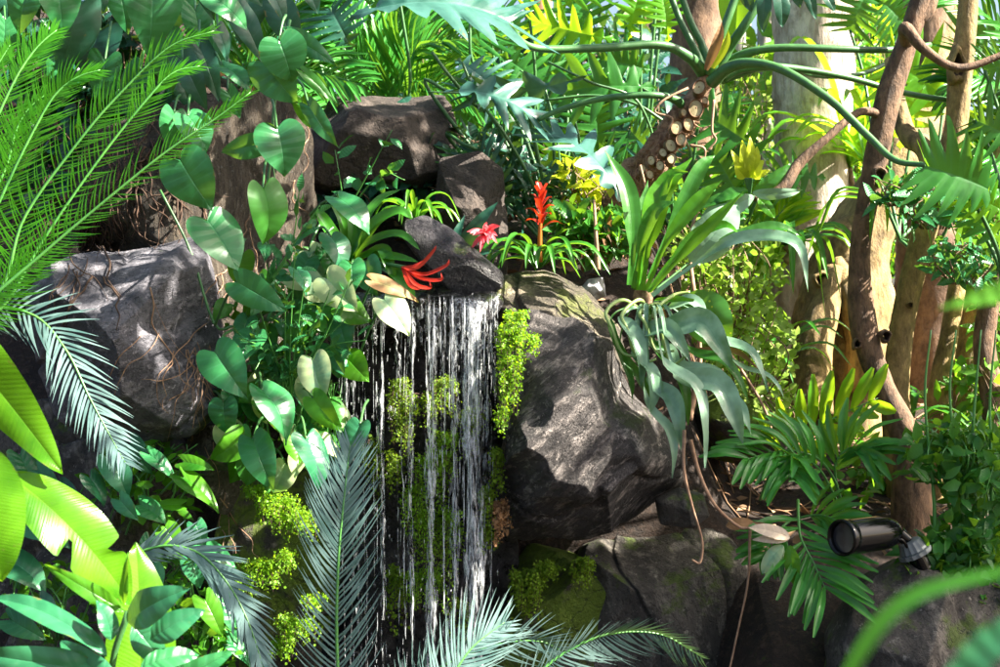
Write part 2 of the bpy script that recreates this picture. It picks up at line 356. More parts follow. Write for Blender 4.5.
def strap(mb, pts, w, n=14, nrm=None, fold=0.35, prof='strap', roll=0.0, wav=0.0, twist=0.0):
    """long narrow leaf along a curve"""
    c = catmull(pts, n); vs = []; fc = []; uvs = []; ph = rnd(0, 6)
    nrm = nrm or Vector((0, -0.6, 0.8))
    for i, p in enumerate(c):
        t = i/(n-1); tg = (c[min(i+1, n-1)]-c[max(i-1, 0)]).normalized()
        s = tg.cross(nrm)
        if s.length < 1e-3: s = tg.cross(Vector((0, -1, 0.2)))
        s.normalize(); up = s.cross(tg)
        an = roll+twist*t; s, up = s*math.cos(an)+up*math.sin(an), up*math.cos(an)-s*math.sin(an)
        if prof == 'strap': k = min(1, 0.55+t*1.6)*(1-t**4)**0.8
        elif prof == 'lance': k = math.sin(math.pi*min(1, (t*0.93+0.07))**0.8)**0.9
        elif prof == 'spoon': k = (0.30+0.7*max(0, math.sin(math.pi*max(0, (t-0.3)/0.7)**0.8)))*(1-t**8)
        elif prof == 'drape': k = 0.16+0.14*max(0, 0.3-t) if t < 0.38 else max(0.02, math.sin(math.pi*((t-0.38)/0.62*0.93+0.07)**0.75))
        elif prof == 'needle': k = (1-t)**0.7
        else: k = min(1, 0.3+2.0*t)*(1.0 if t < 0.7 else 1-(t-0.7)*2.4)
        k = max(k, 0.02); hw = w/2*k
        wv = wav*w*math.sin(t*14+ph)
        for q in (-1, -0.5, 0, 0.5, 1):
            vs.append(p+s*(q*hw)+up*(fold*hw*abs(q)+wv*abs(q)*q)); uvs.append((abs(q), t))
    for i in range(n-1):
        for j in range(4): fc.append([i*5+j, i*5+j+1, (i+1)*5+j+1, (i+1)*5+j])
    mb.add(vs, fc, uvs)
    return c

def frond(parent, pts, mat, nl=60, ln=0.10, w=0.006, ang=55, nrm=None, lift=0.25, curl=0.3, keys=None, rr=0.004, stem=None,
          start=0.05, broad=False, name='frond', jit=0.12, gap=0.035, both=(1, 1)):
    """a feather leaf: rachis as sub-part, all leaflets as one mesh"""
    c = catmull(pts, 60); mb = MB(); keys = keys or [(0, 0.6), (0.25, 1), (0.6, 0.95), (0.85, 0.7), (1, 0.25)]
    nrm = nrm or Vector((0, -0.7, 0.7))
    for i in range(nl):
        t = start+(1-start)*(i+0.5)/nl; k = t*59; a = int(min(k, 58)); p = c[a].lerp(c[a+1], k-a)
        tg = (c[min(a+2, 59)]-c[max(a-1, 0)]).normalized(); s0 = tg.cross(nrm).normalized(); up = s0.cross(tg)
        for q, sd in enumerate((-1, 1)):
            if not both[q] or (gap and random.random() < gap): continue
            l = ln*interp(keys, t)*both[q]*rnd(1-jit*1.5, 1+jit)
            an = math.radians(ang)*(1-0.45*t)+rnd(-jit, jit); d = s0*sd*math.sin(an)+tg*math.cos(an)+up*(lift+rnd(-jit, jit)); d.normalize()
            sd2 = d.cross(up).normalized()
            if broad:
                p3 = [p, p+d*l*0.5+up*l*0.05, p+d*l-up*l*(curl*0.35)+Vector((0, 0, -curl*0.2*l))]
                strap(mb, p3, w*rnd(0.85, 1.1), 7, up, 0.5, 'blunt', roll=rnd(-0.3, 0.3)); continue
            vs = []; m = 5
            for j in range(m+1):
                u = j/m; pp = p+d*(l*u)+tg*(curl*l*u*u*0.5)-up*(curl*l*0.35*u*u)
                hw = w/2*(0.7+0.6*u if u < 0.4 else (1-u)*1.5+0.04)
                vs += [pp-sd2*hw+up*hw*0.3, pp+sd2*hw+up*hw*0.3]
            mb.add(vs, [[2*j, 2*j+1, 2*j+3, 2*j+2] for j in range(m)], [(0.5, x/12) for x in range(12)])
    o = mb.build(name, mat, parent)
    r = MB(); tube(r, [c[i] for i in (0, 10, 20, 30, 40, 50, 59)], [rr*1.3, rr, rr*0.8, rr*0.35], 6, 36); r.build('rachis', stem or M_stem, o)
    return o

def smallleaf(mb, p, d, nrm, l, w):
    s = d.cross(nrm)
    if s.length < 1e-4: return
    s.normalize(); u = s.cross(d)
    vs = [p, p+d*l*0.35-s*w*0.5+u*w*0.15, p+d*l*0.4, p+d*l*0.35+s*w*0.5+u*w*0.15, p+d*l*0.72-s*w*0.38+u*w*0.05, p+d*l*0.75-u*l*0.04, p+d*l*0.72+s*w*0.38+u*w*0.05, p+d*l-u*l*0.12]
    mb.add(vs, [[0, 1, 2], [0, 2, 3], [1, 4, 5, 2], [2, 5, 6, 3], [4, 7, 5], [5, 7, 6]], [(0, 0), (1, .35), (0, .4), (1, .35), (1, .7), (0, .75), (1, .7), (0, 1)])
def rdir(up=0.0):
    v = Vector((random.gauss(0, 1), random.gauss(0, 1), random.gauss(0, 1)+up)); return v.normalized()
def cloud(mb, c, r, n, l, w, up=0.3, shell=0.5, droop=0.0, clump=0):
    cs = None
    if clump: cs = [Vector((random.gauss(0, 0.5), random.gauss(0, 0.5), random.gauss(0, 0.5))) for _ in range(clump)]
    for _ in range(n):
        if cs: q = random.choice(cs)+rdir()*rnd(0.1, 0.36)
        else: q = rdir()*(random.random()**shell)
        if q.length > 1.15: q = q*(1.15/q.length)
        p = Vector((c[0]+q.x*r[0], c[1]+q.y*r[1], c[2]+q.z*r[2]))
        d = (rdir()+Vector((q.x, q.y, q.z-droop))*0.8).normalized()
        k = rnd(0.6, 1.25); smallleaf(mb, p, d, rdir(1.2), l*k, w*k)

# ---------------------------------------------------------------- rocks
BV = []
def rock(name, label, poly, d, thick, mat, seed=1, disp=0.05, facets=10, sub=6, band=0.0, bdir=(0.7, 0, 0.7), power=2.6, cat='boulder', tilt=0.0, group=None, extra=()):
    cx = sum(p[0] for p in poly)/len(poly); cy = sum(p[1] for p in poly)/len(poly)
    tab = []
    for k in range(360):
        a = math.radians(k); dx, dy = math.cos(a), -math.sin(a); best = 1.0
        for (x0, y0), (x1, y1) in zip(poly, poly[1:]+poly[:1]):
            ex, ey = x1-x0, y1-y0; den = dx*ey-dy*ex
            if abs(den) < 1e-9: continue
            t = ((x0-cx)*ey-(y0-cy)*ex)/den; u = ((x0-cx)*dy-(y0-cy)*dx)/den
            if t > 0 and -1e-6 <= u <= 1+1e-6: best = max(best, t)
        tab.append(best)
    tb = np.array(tab); tb = sum(np.roll(tb, s) for s in range(-3, 4))/7
    bm = bmesh.new(); bmesh.ops.create_icosphere(bm, subdivisions=sub, radius=1)
    R = random.Random(seed); C0 = P(cx, cy, d); size = PX(float(tb.mean()), d)
    cuts = []
    for _ in range(facets):
        v = Vector((R.gauss(0, .75), -1.0, R.gauss(0, .75)+0.1)).normalized(); cuts.append((v, R.uniform(0.62, 0.98)))
    cuts += [(Vector(v_).normalized(), o_) for v_, o_ in extra]
    off = Vector((seed*3.1, seed*1.7, seed*0.9)); bd = Vector(bdir).normalized()
    for v in bm.verts:
        q = v.co.copy(); ax = (abs(q.x)**power+abs(q.y)**power+abs(q.z)**power)**(1/power); q = q/ax
        for n_, o_ in cuts:
            k = q.dot(n_)-o_
            if k > 0: q = q-n_*k
        rho = math.hypot(q.x, q.z); an = math.degrees(math.atan2(q.z, q.x)) % 360
        k0 = int(an); r = tb[k0 % 360]*(1-(an-k0))+tb[(k0+1) % 360]*(an-k0)
        r0 = (abs(math.cos(math.radians(an)))**power+abs(math.sin(math.radians(an)))**power)**(1/power)
        e = PX(r, d)*min(1.0, rho*r0) if rho > 0 else 0
        w = C0+Vector((math.cos(math.radians(an))*e, q.y*thick+tilt*q.z*thick, math.sin(math.radians(an))*e))
        s = w/size*1.0
        f = noise.fractal(w*2.6+off, 0.9, 2.1, 3)*1.0+noise.fractal(w*9+off, 0.8, 2.1, 4)*0.35
        f += (0.5-abs(noise.noise(w*5+off)))*0.6+(0.35-abs(noise.noise(w*14+off)))*0.28
        cr_ = abs(noise.noise(w*3.3+off*1.3)); f -= 0.9*max(0, 0.06-cr_)/0.06
        if band:
            b_ = w.dot(bd)+0.06*noise.noise(w*4+off); f += band*(abs(math.sin(b_*30))+0.6*noise.noise(Vector((b_*60, w.y*4, seed))))
        dirn = (w-C0); dirn.y *= (size/thick) ; dirn = dirn.normalized() if dirn.length > 0 else Vector((0, -1, 0))
        v.co = w+dirn*(f*disp*size)-C0
    me = bpy.data.meshes.new(name); bm.to_mesh(me); 
    BV.append(BVHTree.FromPolygons([v.co+C0 for v in bm.verts], [[x.index for x in f.verts] for f in bm.faces])); bm.free()
    me.polygons.foreach_set('use_smooth', [True]*len(me.polygons)); me.materials.append(mat)
    o = bpy.data.objects.new(name, me); COL.objects.link(o); o.location = C0
    return tag(o, label, cat, group)
def hit(px, py, default=3.6, trees=None):
    o = Vector((0, 0, ZC)); dr = (P(px, py, 1)-o).normalized(); best = None
    for b in (trees or BV):
        r = b.ray_cast(o, dr)
        if r[0] is not None and (best is None or r[3] < best[3]): best = r
    if best: return best[0], best[1]
    return P(px, py, default), Vector((0, -1, 0))

# ================================================================ SETTING
def sm(a, b, x):
    t = max(0.0, min(1.0, (x-a)/(b-a))); return t*t*(3-2*t)
def ground_z(x, y):
    left = interp([(3.0, 0.15), (3.75, 0.35), (3.95, 1.15), (4.3, 1.75), (4.8, 2.4), (6, 2.9), (200, 3.4)], y)
    mid = interp([(3.0, 0.15), (3.75, 0.25), (3.9, 0.9), (4.0, 1.45), (4.3, 1.78), (4.7, 1.97), (5.5, 2.06), (8, 1.95), (12, 1.7), (200, 1.2)], y)
    rt = interp([(3.0, 0.25), (3.3, 0.45), (3.6, 0.72), (4, 0.93), (4.5, 1.08), (5.2, 1.22), (6.5, 1.32), (12, 1.38), (200, 1.0)], y)
    a = sm(-0.95, -0.35, x/max(1, y/4.2)); b = sm(0.42, 0.72, x/max(1, y/4.2))
    z = left*(1-a)+mid*a; z = z*(1-b)+rt*b
    if y > 2.9: z += 0.05*noise.fractal(Vector((x*2.5, y*2.5, 1)), 1, 2, 4)*min(1, (y-2.9))
    return z
g = MB(); xs = []; ys = []
x = -150.0
xs = [-150, -90, -50, -25, -12, -8, -5, -3.5]+[(-2.8+0.05*i) for i in range(125)]+[4.2, 5.5, 8, 12, 25, 50, 90, 150]
ys = [-60, -20, -5, 0, 1, 2, 2.6, 2.9]+[3.0+0.05*i for i in range(70)]+[6.7, 7, 7.5, 8, 9, 10, 12, 15, 20, 30, 50, 90, 180]
gv = [(x, y, ground_z(x, y)) for y in ys for x in xs]; nx = len(xs)
g.add(gv, [[j*nx+i, j*nx+i+1, (j+1)*nx+i+1, (j+1)*nx+i] for j in range(len(ys)-1) for i in range(nx-1)])
go = g.build('ground', R_soil, loc=(0, 0, 0)); go['kind'] = 'structure'
GB = BVHTree.FromPolygons([Vector(v) for v in g.v], g.f)

GR = 'boulders around the waterfall'
rock('boulder', 'big blue-grey boulder laced with thin brown roots on the left', [(36, 300), (60, 272), (95, 255), (150, 242), (190, 233), (200, 250), (210, 290), (217, 350), (218, 410), (196, 436), (150, 446), (90, 440), (50, 420), (34, 370)], 3.5, 0.30, R_left, 3, 0.055, 12, 7, band=0.05, bdir=(-0.4, 0, 0.9), group=GR)
rock('boulder', 'rough brown fibrous rock pillar with a sunlit right face behind the climbing heart leaves', [(85, 190), (110, 130), (200, 100), (280, 100), (306, 125), (316, 200), (312, 300), (322, 430), (250, 470), (215, 400), (150, 300), (88, 260)], 3.95, 0.34, R_pillar, 5, 0.05, 4, 7, group=GR, extra=(((0.82, -0.6, 0.1), 0.50),))
rock('boulder', 'smooth dark brown boulder with a flat top above the heart leaves', [(300, 130), (325, 90), (400, 88), (446, 92), (458, 130), (454, 172), (425, 192), (370, 188), (330, 196), (300, 185)], 4.32, 0.28, R_top, 8, 0.045, 9, 6, group=GR)
rock('boulder', 'brown boulder in shade behind the pink flower', [(440, 160), (480, 150), (503, 170), (508, 225), (505, 300), (430, 290), (435, 200)], 4.1, 0.2, R_top, 11, 0.05, 9, 6, group=GR)
wall = rock('rock_wall', 'dark wet rock wall behind the falling water', [(338, 302), (420, 292), (500, 300), (512, 380), (516, 480), (520, 600), (540, 760), (280, 760), (318, 600), (340, 450)], 3.86, 0.20, R_wet, 14, 0.07, 8, 7, cat='rock wall')
rock('boulder', 'black wet ledge rock where the water spills over', [(336, 300), (380, 286), (440, 284), (495, 290), (504, 303), (490, 322), (440, 330), (380, 326), (342, 320)], 3.68, 0.20, R_wet, 17, 0.06, 8, 6, group=GR)
rock('boulder', 'black wet log-shaped rock slanting down to the spillway', [(402, 222), (425, 214), (450, 228), (485, 258), (502, 272), (503, 288), (480, 296), (450, 290), (420, 262), (404, 240)], 3.62, 0.11, R_wet, 21, 0.05, 8, 6, group=GR)
rock('boulder', 'large tilted banded boulder with sun patches right of the falls', [(500, 330), (530, 310), (575, 318), (612, 345), (632, 385), (655, 412), (690, 462), (686, 490), (640, 520), (590, 538), (535, 550), (500, 545), (492, 505), (506, 440), (496, 380)], 3.62, 0.34, R_big, 24, 0.065, 14, 7, band=0.22, bdir=(-0.7, 0.1, 0.7), group=GR)
rock('boulder', 'mossy tan rock under the red bromeliad', [(486, 300), (505, 280), (545, 276), (590, 292), (624, 330), (628, 372), (560, 372), (505, 350)], 3.82, 0.2, R_tan, 27, 0.12, 12, 6, group=GR)
rock('boulder', 'small pale pinkish rock at the right end of the spillway', [(462, 292), (480, 274), (510, 276), (520, 300), (500, 318), (472, 312)], 3.75, 0.1, R_tan, 29, 0.05, 8, 5, group=GR)
rock('boulder', 'low grey rock wall with mossy stains beneath the tilted boulder', [(585, 545), (640, 528), (690, 520), (735, 540), (760, 600), (765, 760), (520, 760), (560, 600)], 3.9, 0.26, R_low, 31, 0.05, 10, 7, band=0.04, bdir=(0.9, 0, 0.3), group=GR)
rock('boulder', 'small rounded brown rock wedged beside the tip of the tilted boulder', [(655, 500), (680, 488), (703, 494), (708, 515), (690, 527), (660, 524)], 3.62, 0.09, R_low, 33, 0.05, 8, 5, group=GR)
rock('boulder', 'dark grotto rock with bright moss beside the foot of the falls', [(490, 560), (530, 548), (580, 556), (610, 590), (615, 760), (470, 760), (480, 620)], 3.85, 0.18, R_mossy, 35, 0.06, 8, 6, group=GR)
rock('stone', 'pale smooth stone lying behind the tan rock', [(574, 296), (588, 279), (603, 277), (606, 296), (592, 303)], 3.95, 0.06, R_pale, 37, 0.03, 6, 4, cat='stone')
rock('boulder', 'small grey rock hanging under the root-laced boulder', [(188, 440), (210, 425), (232, 440), (241, 490), (228, 515), (205, 505), (190, 470)], 3.6, 0.12, R_low, 41, 0.05, 8, 5, group=GR)
rock('boulder', 'brown mossy rock in the lower left behind the arrow-shaped leaves', [(-40, 430), (40, 405), (110, 420), (200, 450), (235, 520), (245, 620), (260, 760), (-60, 760)], 3.95, 0.25, R_low, 43, 0.07, 10, 7, group=GR)
rock('boulder', 'moss-covered rock left of the falls behind the blue frond', [(220, 490), (270, 460), (330, 450), (350, 500), (345, 600), (350, 760), (220, 760), (215, 600)], 3.85, 0.2, R_mossy, 45, 0.07, 9, 6, group=GR)
rock('boulder', 'dark grey rock in the shade below the spotlight', [(830, 640), (855, 585), (905, 560), (960, 575), (1040, 600), (1060, 760), (820, 760)], 3.45, 0.2, R_low, 47, 0.05, 9, 6, group=GR)
rock('boulder', 'shadowed rock at the bottom behind the dark palm leaf', [(730, 600), (790, 575), (850, 600), (880, 680), (880, 760), (720, 760)], 3.85, 0.2, R_low, 49, 0.06, 9, 6, group=GR)
rock('boulder', 'mossy stone on the bank between the drooping leaves and the pale palm', [(690, 410), (730, 385), (770, 400), (790, 440), (760, 470), (700, 455)], 4.2, 0.2, R_mossy, 53, 0.06, 8, 5, group=GR)

# water --------------------------------------------------------------
def watermat():
    m, nt, b, out = nodes('falling_water'); tc = N(nt, 'ShaderNodeTexCoord')
    mp = N(nt, 'ShaderNodeMapping'); mp.inputs['Scale'].default_value = (1, 1, 0.12); nt.links.new(tc.outputs['Object'], mp.inputs[0])
    nz = noise_(nt, mp.outputs[0], 160, 4, 0.7)
    b.inputs['Base Color'].default_value = (0.9, 0.94, 0.98, 1); b.inputs['Roughness'].default_value = 0.15
    b.inputs['Transmission Weight'].default_value = 0.2; b.inputs['IOR'].default_value = 1.33
    tr = N(nt, 'ShaderNodeBsdfTransparent'); mx = N(nt, 'ShaderNodeMixShader')
    uvn = N(nt, 'ShaderNodeUVMap'); uvn.uv_map = 'UVMap'; sp = N(nt, 'ShaderNodeSeparateXYZ'); nt.links.new(uvn.outputs[0], sp.inputs[0])
    ed = math_(nt, 'MULTIPLY', math_(nt, 'MULTIPLY', sp.outputs[0], math_(nt, 'SUBTRACT', 1.0, sp.outputs[0])), 4.0)
    nt.links.new(math_(nt, 'MULTIPLY', ramp(nt, nz, 0.47, 0.74), math_(nt, 'ADD', ramp(nt, ed, 0.0, 0.5), 0.1)), mx.inputs[0]); nt.links.new(tr.outputs[0], mx.inputs[1]); nt.links.new(b.outputs[0], mx.inputs[2])
    nt.links.new(mx.outputs[0], out.inputs[0])
    bp = N(nt, 'ShaderNodeBump'); bp.inputs['Distance'].default_value = 0.003; nt.links.new(nz, bp.inputs['Height']); nt.links.new(bp.outputs[0], b.inputs['Normal'])
    return m
M_water = watermat()
wm = MB(); R = random.Random(5)
def strand(x0, spread, count, r, y1=690, gap=0.25, drift=0):
    for _ in range(count):
        x = x0+R.gauss(0, spread); d = 3.47+R.uniform(-0.03, 0.05); y = 300+R.uniform(-4, 6); dr = R.gauss(drift, 3)
        first = True
        while y < y1:
            ln = R.uniform(30, 150) if first else R.uniform(10, 90)
            xx = x+dr*(y-300)/300; x2 = x+dr*(y+ln-300)/300
            rr = r*R.uniform(0.4, 1.2)
            pts = [P(xx, y, d), P(xx+R.gauss(0, .5), y+ln*0.33, d), P(x2+R.gauss(0, .5), y+ln*0.66, d), P(x2, y+ln, d)]
            if first: pts = [P(xx+R.gauss(0, 3), 293, d+0.12)]+pts
            tube(wm, pts, [rr*0.6, rr*1.3, rr, rr*0.2], 5, 9, cap=False)
            y += ln+(R.uniform(0, 8) if R.random() > gap else R.uniform(10, 60)); first = False
for a in ((345, 4, 3, .0014), (356, 4, 4, .0014), (366, 5, 2, .0012), (382, 2.5, 4, .0016), (397, 5, 3, .0012), (411, 2.5, 5, .0016), (430, 2.6, 8, .002), (441, 4, 3, .0014),
          (453, 2.5, 6, .0018), (465, 3.5, 4, .0016), (474, 3.5, 8, .002), (486, 5, 3, .0014), (494, 4, 2, .0012), (420, 30, 6, .001)): strand(*a, gap=.45, drift=(-1.2 if a[0] > 440 else 0))
def ribbon(x0, w, y1, d=3.46, w1=None):
    n_ = 34; w1 = w1 or w; vs = []; uv = []; ph = R.uniform(0, 9)
    for i in range(n_+1):
        t = i/n_; y = 294+(y1-294)*t; dd = d+.10*max(0, 1-t*9)**2
        ww = (w+(w1-w)*t)*(0.75+0.35*math.sin(t*17+ph)+0.2*math.sin(t*41+ph*2)); cx_ = x0+R.gauss(0, .5)+1.5*math.sin(t*7+ph)
        for j in range(7):
            u = j/6; vs.append(P(cx_+(u-.5)*ww, y, dd-.012*math.sin(math.pi*u)+.003*math.sin(i*1.7+j*2.1))); uv.append((u, t))
    wm2.add(vs, [[i*7+j, i*7+j+1, i*7+j+8, i*7+j+7] for i in range(n_) for j in range(6)], uv)
wm2 = MB()
for x0, w, y1, w1 in ((472, 20, 690, 16), (470, 34, 400, 16), (432, 16, 690, 9), (480, 12, 690, 9), (347, 7, 520, 3), (352, 8, 420, 3), (366, 10, 360, 4), (382, 7, 620, 5), (397, 10, 380, 4), (411, 8, 640, 6), (431, 11, 690, 9), (444, 9, 430, 4), (454, 12, 690, 10), (474, 17, 690, 17), (468, 16, 480, 8), (486, 10, 470, 5), (494, 9, 400, 4), (420, 16, 345, 6), (375, 14, 345, 6), (459, 30, 350, 18)): ribbon(x0, w, y1, 3.46+R.uniform(-.02, .03), w1)
for _ in range(420):      # loose drops
    p = P(R.uniform(345, 500), R.uniform(310, 680), 3.45+R.uniform(-0.03, 0.06)); l = R.uniform(0.003, 0.016)
    tube(wm, [p, p-Vector((0, 0, l))], [.0013, .0004], 4, 3)
wm.add(wm2.v, wm2.f); wm.uv[-len(wm2.uv):] = wm2.uv
wo = wm.build('water', M_water); wo['kind'] = 'structure'
# thin film of water running over the lip
fm, fnt, fb, fo = nodes('water_film'); fb.inputs['Base Color'].default_value = (0.6, 0.7, 0.8, 1); fb.inputs['Roughness'].default_value = 0.05; fb.inputs['Transmission Weight'].default_value = 1.0; fb.inputs['IOR'].default_value = 1.33
tcf = N(fnt, 'ShaderNodeTexCoord'); bpf = N(fnt, 'ShaderNodeBump'); bpf.inputs['Distance'].default_value = 0.01
fnt.links.new(noise_(fnt, tcf.outputs['Object'], 30, 3), bpf.inputs['Height']); fnt.links.new(bpf.outputs[0], fb.inputs['Normal'])
pm = MB(); n_ = 24
pm.add([P(345+i*152/n_, 286+8*(j/8)**2+2*math.sin(i*1.3+j), 3.95-0.48*j/8) for j in range(9) for i in range(n_+1)], [[j*(n_+1)+i, j*(n_+1)+i+1, (j+1)*(n_+1)+i+1, (j+1)*(n_+1)+i] for j in range(8) for i in range(n_)])
po = pm.build('stream', fm); po['kind'] = 'structure'
pm = MB(); pm.add([(-1.3, 2.3, 0.32), (0.9, 2.3, 0.32), (0.9, 3.7, 0.32), (-1.3, 3.7, 0.32)], [[0, 1, 2, 3]]); pw = pm.build('pool', fm); pw['kind'] = 'structure'

# ================================================================ BIG TREES
def hitground(px, py, default=4.5):
    o = Vector((0, 0, ZC)); r = GB.ray_cast(o, (P(px, py, 1)-o).normalized())
    return r[0] if r[0] is not None else P(px, py, default)
def tree(label, pts, radii, mat, crown=None, seg=20, bumps=0.12, n=60, branches=(), name='tree', group=None, crownmat=None):
    V3 = [P(*p) for p in pts]; V3[0] = V3[0]-Vector((0, 0, .12)); root = thing(name, label, 'tree', V3[0], group)
    m = MB(); tube(m, V3, [PX(r, pts[0][2]) for r in radii], seg, n, bumps=bumps); t = m.build('trunk', mat, root)
    for b in branches:
        m = MB(); q = [P(*p) for p in b[0]]; tube(m, q, b[1], 10, 30, bumps=0.12); m.build('branch', mat, t)
    if crown:
        m = MB()
        for c in crown: cloud(m, *c)
        m.build('crown', crownmat or L['far'], root)  # sapling crowns: unseen leaves added to shade chosen spots
    return root
# unseen leaf clusters added above the frame, set sunward of spots to shade
def shade(px, py, d, r, n, z=3.7):
    p = P(px, py, d); t = (z-p.z)/S.z; q = p+S*t
    return (q, (r, r, r*0.6), n, 0.11, 0.055)
cr1 = [shade(130, 400, 3.4, .3, 90, 3.5), shade(110, 300, 3.4, .25, 90, 4.1), shade(420, 260, 3.5, .10, 50, 3.6), shade(380, 130, 4.2, .12, 70, 4.2), shade(150, 40, 3.6, .35, 260, 3.9), 
       shade(70, 60, 4.4, .45, 520, 4.2), shade(130, 120, 4.2, .3, 260, 4.0), shade(60, 240, 4.0, .25, 200, 3.9), shade(360, 560, 2.9, .25, 110, 3.6), shade(640, 480, 3.5, .1, 50, 3.5)]
cr2 = [shade(560, 580, 3.6, .22, 120, 3.4), shade(700, 600, 3.7, .35, 300, 3.3), shade(640, 600, 3.7, .22, 170, 3.5), shade(820, 580, 3.5, .35, 330, 3.2), shade(540, 400, 3.5, .10, 45, 3.7), shade(600, 420, 3.5, .07, 22, 3.5), shade(650, 520, 3.5, .12, 60, 3.5)]
cr3 = [shade(900, 520, 3.9, .2, 60, 3.3), shade(60, 520, 3.2, .25, 60, 3.3), shade(930, 610, 3.4, .3, 200, 3.2), shade(1000, 630, 3.4, .2, 120, 3.2), shade(480, 160, 4.2, .3, 60, 3.9)]
tree('brown sapling with a hollow knot low on its S-curved trunk', [(920, 575, 4.0), (912, 520, 4.0), (908, 445, 4.0), (884, 390, 4.0), (864, 330, 4.0), (860, 250, 4.0), (872, 180, 4.0), (888, 100, 4.0), (908, 40, 4.0), (930, -60, 4.0), (900, -220, 4.0)],
     [22, 21, 16, 11, 14, 10, 11, 13, 11, 10, 8], M_barkred, cr1, branches=[([(908, 45, 3.99), (905, 28, 3.92), (925, 50, 3.9), (960, 68, 3.9), (1010, 52, 3.9)], [.022, .018, .013, .011, .009]),
     ([(888, 118, 4.0), (860, 112, 3.95), (825, 140, 3.92), (798, 165, 3.92), (786, 185, 3.9), (770, 195, 3.9), (752, 198, 3.9)], [.014, .012, .011, .016, .017, .013, .011]),
     ([(914, 20, 4.0), (928, 5, 4.0), (938, -60, 4.0)], [.03, .025, .02])])
tree('smooth ochre sapling with a sunlit right edge just behind the S-curved one', [(905, 470, 4.2), (898, 430, 4.2), (896, 380, 4.2), (905, 310, 4.2), (922, 240, 4.2), (938, 185, 4.2), (955, 130, 4.2), (960, 80, 4.2), (966, 30, 4.2), (972, -60, 4.2), (980, -220, 4.1)],
     [18, 15, 13, 12, 12, 13, 11, 12, 10, 10, 8], M_bark, cr2, bumps=0.08, branches=[([(938, 190, 4.2), (925, 150, 4.22), (905, 130, 4.3), (890, 60, 4.4)], [.035, .03, .03, .02])])
tree('leaning ochre trunk at the right edge of the picture', [(955, 455, 4.4), (960, 400, 4.4), (975, 340, 4.4), (985, 280, 4.4), (1005, 220, 4.4), (1030, 150, 4.4), (1050, 0, 4.4), (1060, -200, 4.4)], [26, 22, 20, 18, 15, 14, 12, 8], M_bark, cr3, bumps=0.08)
tree('slender golden stem crossing low between the ochre sapling and the leaning trunk', [(935, 470, 4.3), (938, 400, 4.3), (950, 330, 4.32), (962, 260, 4.35), (985, 190, 4.4), (1010, 120, 4.4), (1040, -40, 4.4)], [13, 11, 9, 9, 8, 7, 6], M_bark, bumps=0.1)
tree('twisted thin trunk cut by the right edge of the picture', [(985, 460, 4.1), (992, 400, 4.1), (984, 340, 4.1), (996, 280, 4.1), (1015, 220, 4.1), (1030, 100, 4.1), (1060, -60, 4.1)], [14, 12, 11, 10, 9, 8, 7], M_barkred, bumps=0.15)
tree('thick pale trunk with blazing sun on its right side', [(800, 420, 6.0), (808, 330, 6.0), (808, 260, 6.0), (812, 180, 6.0), (812, 100, 6.0), (815, 30, 6.0), (820, -80, 6.0), (830, -300, 6.0)], [64, 50, 42, 38, 38, 42, 44, 40], M_barkbig, seg=40, n=100, bumps=0.09)
tree('swollen fluted trunk base with crossing roots left of the saplings', [(838, 420, 5.0), (840, 370, 5.0), (842, 310, 5.0), (850, 260, 5.0), (872, 210, 5.0), (900, 165, 5.0), (925, 120, 5.2), (945, 20, 5.4), (950, -100, 5.4)], [58, 50, 44, 38, 26, 21, 18, 15, 12], M_bark, seg=40, n=90, bumps=0.22,
     branches=[([(805, 410, 4.75), (812, 350, 4.75), (828, 300, 4.8), (834, 270, 4.85)], [.10, .07, .05, .04]), ([(868, 390, 4.8), (862, 340, 4.8), (846, 290, 4.82), (838, 262, 4.9)], [.09, .06, .045, .03])])
tree('dark broad trunk in shade behind the ochre sapling', [(930, 430, 5.4), (932, 330, 5.4), (930, 240, 5.4), (925, 150, 5.4), (930, 0, 5.4), (930, -200, 5.4)], [48, 40, 32, 26, 24, 22], M_barkdark, seg=28, bumps=0.15)
tree('dim brown trunk rising behind the petioles at the top', [(690, 380, 6.5), (690, 220, 6.5), (695, 100, 6.5), (697, 0, 6.5), (700, -200, 6.5)], [28, 26, 26, 25, 24], M_barkdark, seg=24)
tree('short stretch of reddish trunk far behind the split leaves', [(540, 340, 7.5), (540, 260, 7.5), (538, 80, 7.5), (538, 30, 7.5), (540, -200, 7.5)], [17, 16, 15, 14, 12], M_redtrunk, seg=20)
tree('pale slim far trunk seen left of the sunny trunk', [(768, 350, 9), (768, 280, 9), (764, 100, 9), (766, -200, 9)], [8, 7, 7, 6], M_paletrunk, seg=12)
tree('pale lilac-grey far trunk in the gap above the yellow shoot', [(742, 350, 10), (742, 280, 10), (738, 100, 10), (745, -200, 10)], [15, 14, 13, 12], M_paletrunk, seg=12)

